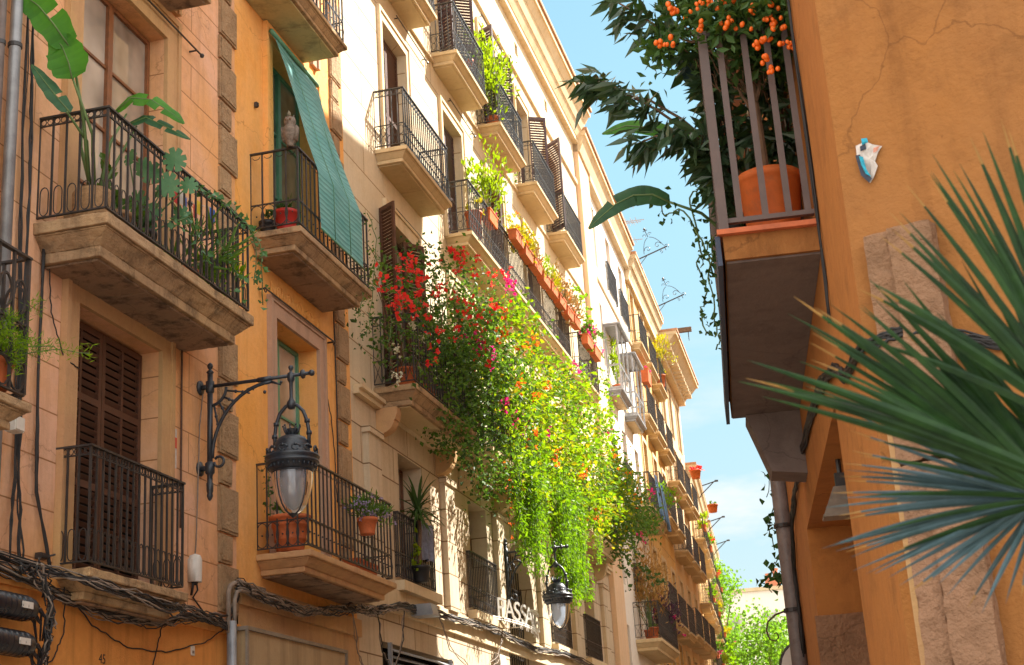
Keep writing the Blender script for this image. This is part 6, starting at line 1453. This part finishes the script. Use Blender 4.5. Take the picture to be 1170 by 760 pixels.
vine('ivy', 'dark ivy hanging from the street side of the right balcony', [[V3(.15, 9.2, 5.0), V3(.0, 9.4, 5.45), V3(-.13, 9.5, 5.47), V3(-.17, 9.6, 5.72)], [V3(.17, 9.6, 5.3), V3(.05, 9.6, 5.14), V3(.10, 9.7, 4.95), V3(.045, 9.7, 4.85), V3(.06, 9.7, 4.64)], [V3(.18, 9.3, 5.2), V3(.12, 9.5, 5.0), V3(.14, 9.6, 4.8), V3(.12, 9.7, 4.62)], [V3(.16, 9.2, 5.6), V3(.05, 9.3, 5.5), V3(.08, 9.4, 5.2), V3(.15, 9.5, 5.0)], [V3(.17, 10.5, 4.9), V3(.13, 10.6, 4.8)]], 'leaf_ivy', .05, 42, seed=14, spread=.03)
vine('ivy', 'ivy leaves sticking out behind the thick dark drainpipe', [[V3(.66, 16.3, 4.7), V3(.55, 16.5, 4.5), V3(.60, 16.5, 4.2)], [V3(.64, 16.3, 4.1), V3(.52, 16.5, 4.0), V3(.62, 16.5, 3.8)], [V3(.62, 16.6, 3.95), V3(.40, 16.6, 3.90), V3(.52, 16.6, 3.75)], [V3(.66, 16.3, 5.1), V3(.58, 16.5, 4.8)]], 'leaf_ivy', .10, 34, seed=15, spread=.05)
t = thing('scroll_bracket', 'rusty curled iron bracket beyond the thick dark drainpipe', 'bracket', V3(.74, 17.0, 3.60), R(RD)); m = MB()
m.tube([(0, 0, 0), (-.08, 0, -.015), (-.2, 0, -.05), (-.29, 0, -.12), (-.32, 0, -.22), (-.29, 0, -.32), (-.23, 0, -.34), (-.19, 0, -.30), (-.21, 0, -.25), (-.24, 0, -.26)], [.014, .013, .012, .012, .011, .010, .009, .009, .008, .008], 6); part('scroll', m, 'iron_rust', t, True)
t = thing('round_sign', 'round white sign seen edge on beyond the thick dark drainpipe', 'sign', V3(.86, 17.6, 3.0), R(RD)); m = MB(); m.tube([(0, .02, 0), (0, -.03, 0)], .30, 24); part('disc', m, 'boxwhite', t); m = MB(); m.tube(ell((0, 0, 0), (1, 0, 0), .31, .31, 24), .022, 6, closed=True); m.tube([(0, .02, 0), (.5, .02, 0)], .02, 6); part('frame', m, 'iron', t, True)
# floodlight in the doorway recess
t = thing('floodlight', 'grey floodlight hanging in the shadow of the recessed doorway', 'floodlight', V3(.90, 10.5, 3.74), R(RD)); m = MB(); m.tube([(0, 0, .2), (0, 0, 0)], .02, 6); m.box(-.04, .04, -.03, .03, -.1, .02); part('bracket', m, 'iron', t)
m = MB(); m.box(-.06, .06, -.05, .05, -.28, -.08, top=(-.09, .09, -.06, .02)); m.box(-.155, .155, -.115, .075, -.30, -.281); part('shade', m, 'panelframe', t)
# poster scrap
t = thing('torn_poster', 'crumpled scrap of torn blue and white poster stuck on the orange wall', 'poster', tuple(RP(W0, 6.9) + Matrix.Rotation(R(RD), 3, 'Z') @ (nd * .155 + nn_ * .002) + Vector((0, 0, 4.56))), R(RD) + NA)
def scrap(poly_, y, mat, nm, amp=.012, seed=1):
    rs = random.Random(seed); m = MB(); n = len(poly_); cx = sum(p[0] for p in poly_) / n; cz = sum(p[1] for p in poly_) / n
    V = [(cx, -y - amp, cz)] + [(p[0], -y - rs.uniform(0, amp), p[1]) for p in poly_] + [((p[0] + cx) / 2, -y - rs.uniform(.2, 2) * amp, (p[1] + cz) / 2) for p in poly_]
    F = [(0, n + 1 + i, n + 1 + (i + 1) % n) for i in range(n)] + [(n + 1 + i, 1 + i, 1 + (i + 1) % n, n + 1 + (i + 1) % n) for i in range(n)]
    m.add(V, F); return part(nm, m, mat, t)
scrap([(-.055, .09), (.0, .095), (.03, .07), (.075, .05), (.05, .02), (.03, -.02), (.04, -.05), (.015, -.10), (-.01, -.125), (-.04, -.07), (-.055, .0)], .003, 'paper', 'sheet', .014)
scrap([(-.058, .03), (-.035, .03), (-.02, -.05), (.005, -.11), (-.01, -.13), (-.045, -.08)], .022, 'navy', 'dark_print', .004, 2)
scrap([(-.04, .02), (-.02, .01), (-.012, -.06), (.005, -.105), (-.02, -.08), (-.035, -.03)], .030, 'teal', 'teal_print', .004, 3)
scrap([(-.02, .115), (.01, .11), (.012, .085), (-.02, .08)], .016, 'teal', 'teal_print', .004, 4); scrap([(.035, .045), (.07, .05), (.05, .025), (.03, .02)], .02, 'pinkp', 'pink_print', .003, 5); scrap([(-.03, .07), (.0, .08), (.0, .05), (-.03, .045)], .024, 'navy', 'dark_print', .003, 6)
# cables on the right house
def rb(name, label, routes, k, spread, r_, seed, w=.015, mats=('cable', 'cable')): return bundle(name, label, [[V3(*p) for p in rt] for rt in routes], k, spread, r_, mats, seed, w)
rb('cable_bundle', 'cables running down the wall beside the right balcony', [[(.765, 7.9, 8.0), (.765, 8.15, 6.5), (.765, 8.2, 4.9), (.765, 8.3, 4.2)]], 5, .03, .006, 31, .006)
rb('cable_bundle', 'tangled cables slanting along the recessed doorway down to the drainpipe', [[(.76, 7.9, 3.75), (.755, 8.4, 3.95), (.755, 9.3, 4.12), (.755, 11.0, 4.28), (.755, 13.2, 4.38), (.75, 15.0, 4.30), (.74, 15.8, 3.9), (.74, 15.9, 3.0)]], 14, .035, .009, 32, .02)
def nwp(a, o, z): return tuple(RP(W0, 6.9) + Matrix.Rotation(R(RD), 3, 'Z') @ (nd * a + nn_ * o) + Vector((0, 0, z)))
bundle('cable_bundle', 'flat bundle of black cables crossing the stone pillar behind the palm', [[V3(.76, 7.9, 3.75), nwp(-.02, .02, 3.62), nwp(.05, .09, 3.60), nwp(.2, .09, 3.64), nwp(.34, .10, 3.60), nwp(.6, .03, 3.5), nwp(1.2, .03, 3.42), nwp(2.5, .03, 3.4)]], 14, .03, .006, ('cable', 'cable'), 33, .01)
# ================================================================ fan palm close to the camera
t = thing('fan_palm', 'fan palm with long blurred leaf blades in front of the right wall', 'palm', V3(1.25, 3.3, 0.0), R(RD))
pl = lambda la, s_, z: (la - 1.25, s_ - 3.3, z)
m = MB(); tw(m, (0, 0, 0), (0, 0, 1.55), .10, .085, 10, .01, 10); part('trunk', m, 'bark', t)
def fan(hub, tips, wd, mat, seed, extra=1, sag=.10, jitter=.02, split=0):
    rs = random.Random(seed); m = MB(); H_ = Vector(pl(*hub))
    for i in range(len(tips)):
        tp = Vector(pl(*tips[i])); allp = [(tp, 1)]
        if i < len(tips) - 1:
            nx_ = Vector(pl(*tips[i + 1]))
            for e in range(extra):
                u = (e + 1) / (extra + 1); allp.append((tp.lerp(nx_, u) * 1.0 + (tp.lerp(nx_, u) - H_) * rs.uniform(-.06, .08), 1))
        for p, _ in allp:
            d = (p - H_); side = d.cross(Vector((0, 1, 0))) + Vector((0, rs.uniform(-.25, .25), 0)) * d.length
            k0 = len(m.m); strap(m, H_ + d * .02, p + Vector((rs.gauss(0, jitter * .5), rs.gauss(0, .05), rs.gauss(0, jitter * .5))), wd * rs.uniform(.8, 1.15), sag * rs.uniform(.3, 1), 9, side, .5, rs.uniform(-.5, .5))
            if rs.random() < .45: m.m[-2:] = [1, 1]
    lf = part('fan_leaf', m, [mat, 'leaf_dry'], t); return lf
s_ = 3.05
fan((.79, 3.1, 2.26), [(.86, s_, 3.05), (.80, s_, 3.03), (.745, s_, 3.0), (.69, s_, 2.96), (.640, s_, 2.93), (.600, s_, 2.90), (.555, s_, 2.88), (.52, s_, 2.83), (.475, s_, 2.80), (.436, s_, 2.73), (.41, s_, 2.66), (.385, s_, 2.61), (.37, s_, 2.55)], .0105, 'leaf_palm', 1, 1)
s_ = 3.15
fan((.74, 3.2, 2.13), [(.46, s_, 2.66), (.40, s_, 2.62), (.34, s_, 2.60), (.29, s_, 2.60), (.250, s_, 2.63), (.235, s_, 2.59), (.225, s_, 2.55), (.215, s_, 2.50), (.24, s_, 2.45)], .0105, 'leaf_palm', 2, 1)
fan((.72, 3.0, 2.14), [(.10, 2.95, 2.44), (.095, 2.95, 2.425), (.115, 2.95, 2.405), (.13, 2.95, 2.39), (.16, 2.95, 2.375)], .011, 'leaf_palm', 3, 1, .05)
s_ = 3.4
fan((.73, 3.42, 2.20), [(.42, s_, 2.46), (.40, s_, 2.43), (.36, s_, 2.39), (.33, s_, 2.35), (.31, s_, 2.31), (.295, s_, 2.27), (.285, s_, 2.24), (.28, s_, 2.21), (.277, s_, 2.18), (.275, s_, 2.14), (.285, s_, 2.11), (.31, s_, 2.085), (.335, s_, 2.07), (.365, s_, 2.06), (.40, s_, 2.055), (.44, s_, 2.045), (.48, s_, 2.03), (.53, s_, 1.99), (.59, s_, 1.97), (.66, s_, 1.96)], .0065, 'leaf_palmblue', 4, 1, .06)
fan((.77, 3.5, 2.12), [(.46, 3.5, 2.44), (.50, 3.5, 2.43), (.545, 3.5, 2.42), (.59, 3.5, 2.40), (.64, 3.5, 2.39), (.69, 3.5, 2.38), (.74, 3.5, 2.37)], .008, 'leaf_palmblue', 5, 1, .05)
fan((.80, 3.25, 2.16), [(.45, 3.2, 2.52), (.50, 3.2, 2.60), (.56, 3.2, 2.62), (.60, 3.2, 2.70), (.66, 3.2, 2.70), (.72, 3.2, 2.74), (.78, 3.2, 2.72)], .0095, 'leaf_palm', 6, 1, .08)
fan((.76, 3.36, 2.19), [(.35, 3.3, 2.44), (.40, 3.3, 2.48), (.33, 3.3, 2.37), (.31, 3.3, 2.29), (.32, 3.3, 2.22), (.34, 3.3, 2.16), (.38, 3.3, 2.10)], .0065, 'leaf_palm', 7, 0, .08)
m = MB()
for hb_ in ((.79, 3.1, 2.26), (.74, 3.2, 2.13), (.72, 3.0, 2.14), (.73, 3.42, 2.20), (.77, 3.5, 2.12), (.80, 3.25, 2.16), (.76, 3.36, 2.19)):
    h_ = Vector(pl(*hb_)); m.tube([(0, 0, 1.5), (h_.x * .45, h_.y * .5, 1.5 + (h_.z - 1.5) * .75), tuple(h_)], [.018, .012, .009], 6)
part('petiole', m, 'stemgreen', t, True)
# ================================================================ camera, sky, sun
cam = bpy.data.cameras.new('camera'); co = bpy.data.objects.new('camera', cam); COL.objects.link(co)
Rm = Matrix(((0.96661534, 0.13512238, 0.2177079), (0.24853319, -0.28771338, -0.92490662), (-0.06233811, 0.94813657, -0.31169056)))
co.matrix_world = Matrix.Translation((0, 0, 1.6)) @ Rm.to_4x4()
cam.sensor_width = 36; cam.lens = 36 * 1674 / 1170; cam.clip_end = 3000; cam.clip_start = .05
cam.dof.use_dof = True; cam.dof.focus_distance = 15; cam.dof.aperture_fstop = 7
sc.camera = co
SD = Vector((.50, .45, .70)).normalized()
w = bpy.data.worlds.new('World'); sc.world = w; w.use_nodes = True
nt = w.node_tree; bg = nt.nodes['Background']
sky = N(nt, 'ShaderNodeTexSky', sky_type='NISHITA'); sky.sun_disc = False
sky.sun_elevation = math.asin(SD.z); sky.sun_rotation = math.atan2(SD.x, SD.y)
sky.air_density = 1.0; sky.dust_density = .25; sky.ozone_density = 2.0
hs = N(nt, 'ShaderNodeHueSaturation'); hs.inputs['Saturation'].default_value = 1.08; hs.inputs['Hue'].default_value = .468; hs.inputs['Value'].default_value = 1.12; L(nt, sky.outputs[0], hs.inputs['Color'])
k1 = N(nt, 'ShaderNodeVectorMath', operation='MULTIPLY_ADD'); k1.inputs[1].default_value = (.17,) * 3; k1.inputs[2].default_value = (1, 1, 1); L(nt, hs.outputs[0], k1.inputs[0])
k2 = N(nt, 'ShaderNodeVectorMath', operation='DIVIDE'); L(nt, hs.outputs[0], k2.inputs[0]); L(nt, k1.outputs[0], k2.inputs[1]); hz = N(nt, 'ShaderNodeVectorMath', operation='SCALE'); L(nt, k2.outputs[0], hz.inputs[0]); skc = hz.outputs[0]
tc = N(nt, 'ShaderNodeTexCoord')
f = noise(nt, tc.outputs['Generated'], 4.2, 9, .6, (1, 1, 3.6)); f2 = noise(nt, tc.outputs['Generated'], 2.2, 8, .6)
sx = N(nt, 'ShaderNodeSeparateXYZ'); L(nt, tc.outputs['Generated'], sx.inputs[0])
L(nt, ramp(nt, sx.outputs['Z'], .14, .42, .80, 1.02), hz.inputs['Scale'])
lowm = ramp(nt, sx.outputs['Z'], .20, .32, 1, .0)
mm = N(nt, 'ShaderNodeMath', operation='MULTIPLY'); L(nt, ramp(nt, f, .50, .64, 0, .75), mm.inputs[0]); L(nt, lowm, mm.inputs[1])
# unseen broken cloud added overhead and behind the camera to fill the shade
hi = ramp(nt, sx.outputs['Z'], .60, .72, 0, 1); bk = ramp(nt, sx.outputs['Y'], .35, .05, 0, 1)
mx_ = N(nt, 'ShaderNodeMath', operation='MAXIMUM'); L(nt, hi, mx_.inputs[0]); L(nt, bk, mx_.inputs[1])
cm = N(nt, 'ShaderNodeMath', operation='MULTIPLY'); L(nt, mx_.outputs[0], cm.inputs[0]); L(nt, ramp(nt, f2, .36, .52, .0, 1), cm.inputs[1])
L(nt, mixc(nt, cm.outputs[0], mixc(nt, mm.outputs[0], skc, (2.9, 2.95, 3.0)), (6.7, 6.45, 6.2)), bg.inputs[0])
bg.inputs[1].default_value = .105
sl = bpy.data.lights.new('sun', 'SUN'); sl.energy = 5.0; sl.angle = R(.53); sl.color = (1, .955, .86)
so = bpy.data.objects.new('sun', sl); COL.objects.link(so); so.rotation_euler = SD.to_track_quat('Z', 'Y').to_euler(); so.location = (0, 0, 40)
sc.view_settings.view_transform = 'Standard'; sc.view_settings.look = 'None'; sc.view_settings.exposure = 1.78; sc.view_settings.gamma = 1
sc.render.engine = 'CYCLES'
sc.cycles.max_bounces = 8; sc.cycles.diffuse_bounces = 5; sc.cycles.transparent_max_bounces = 12
sc.render.resolution_x = 1024; sc.render.resolution_y = 665
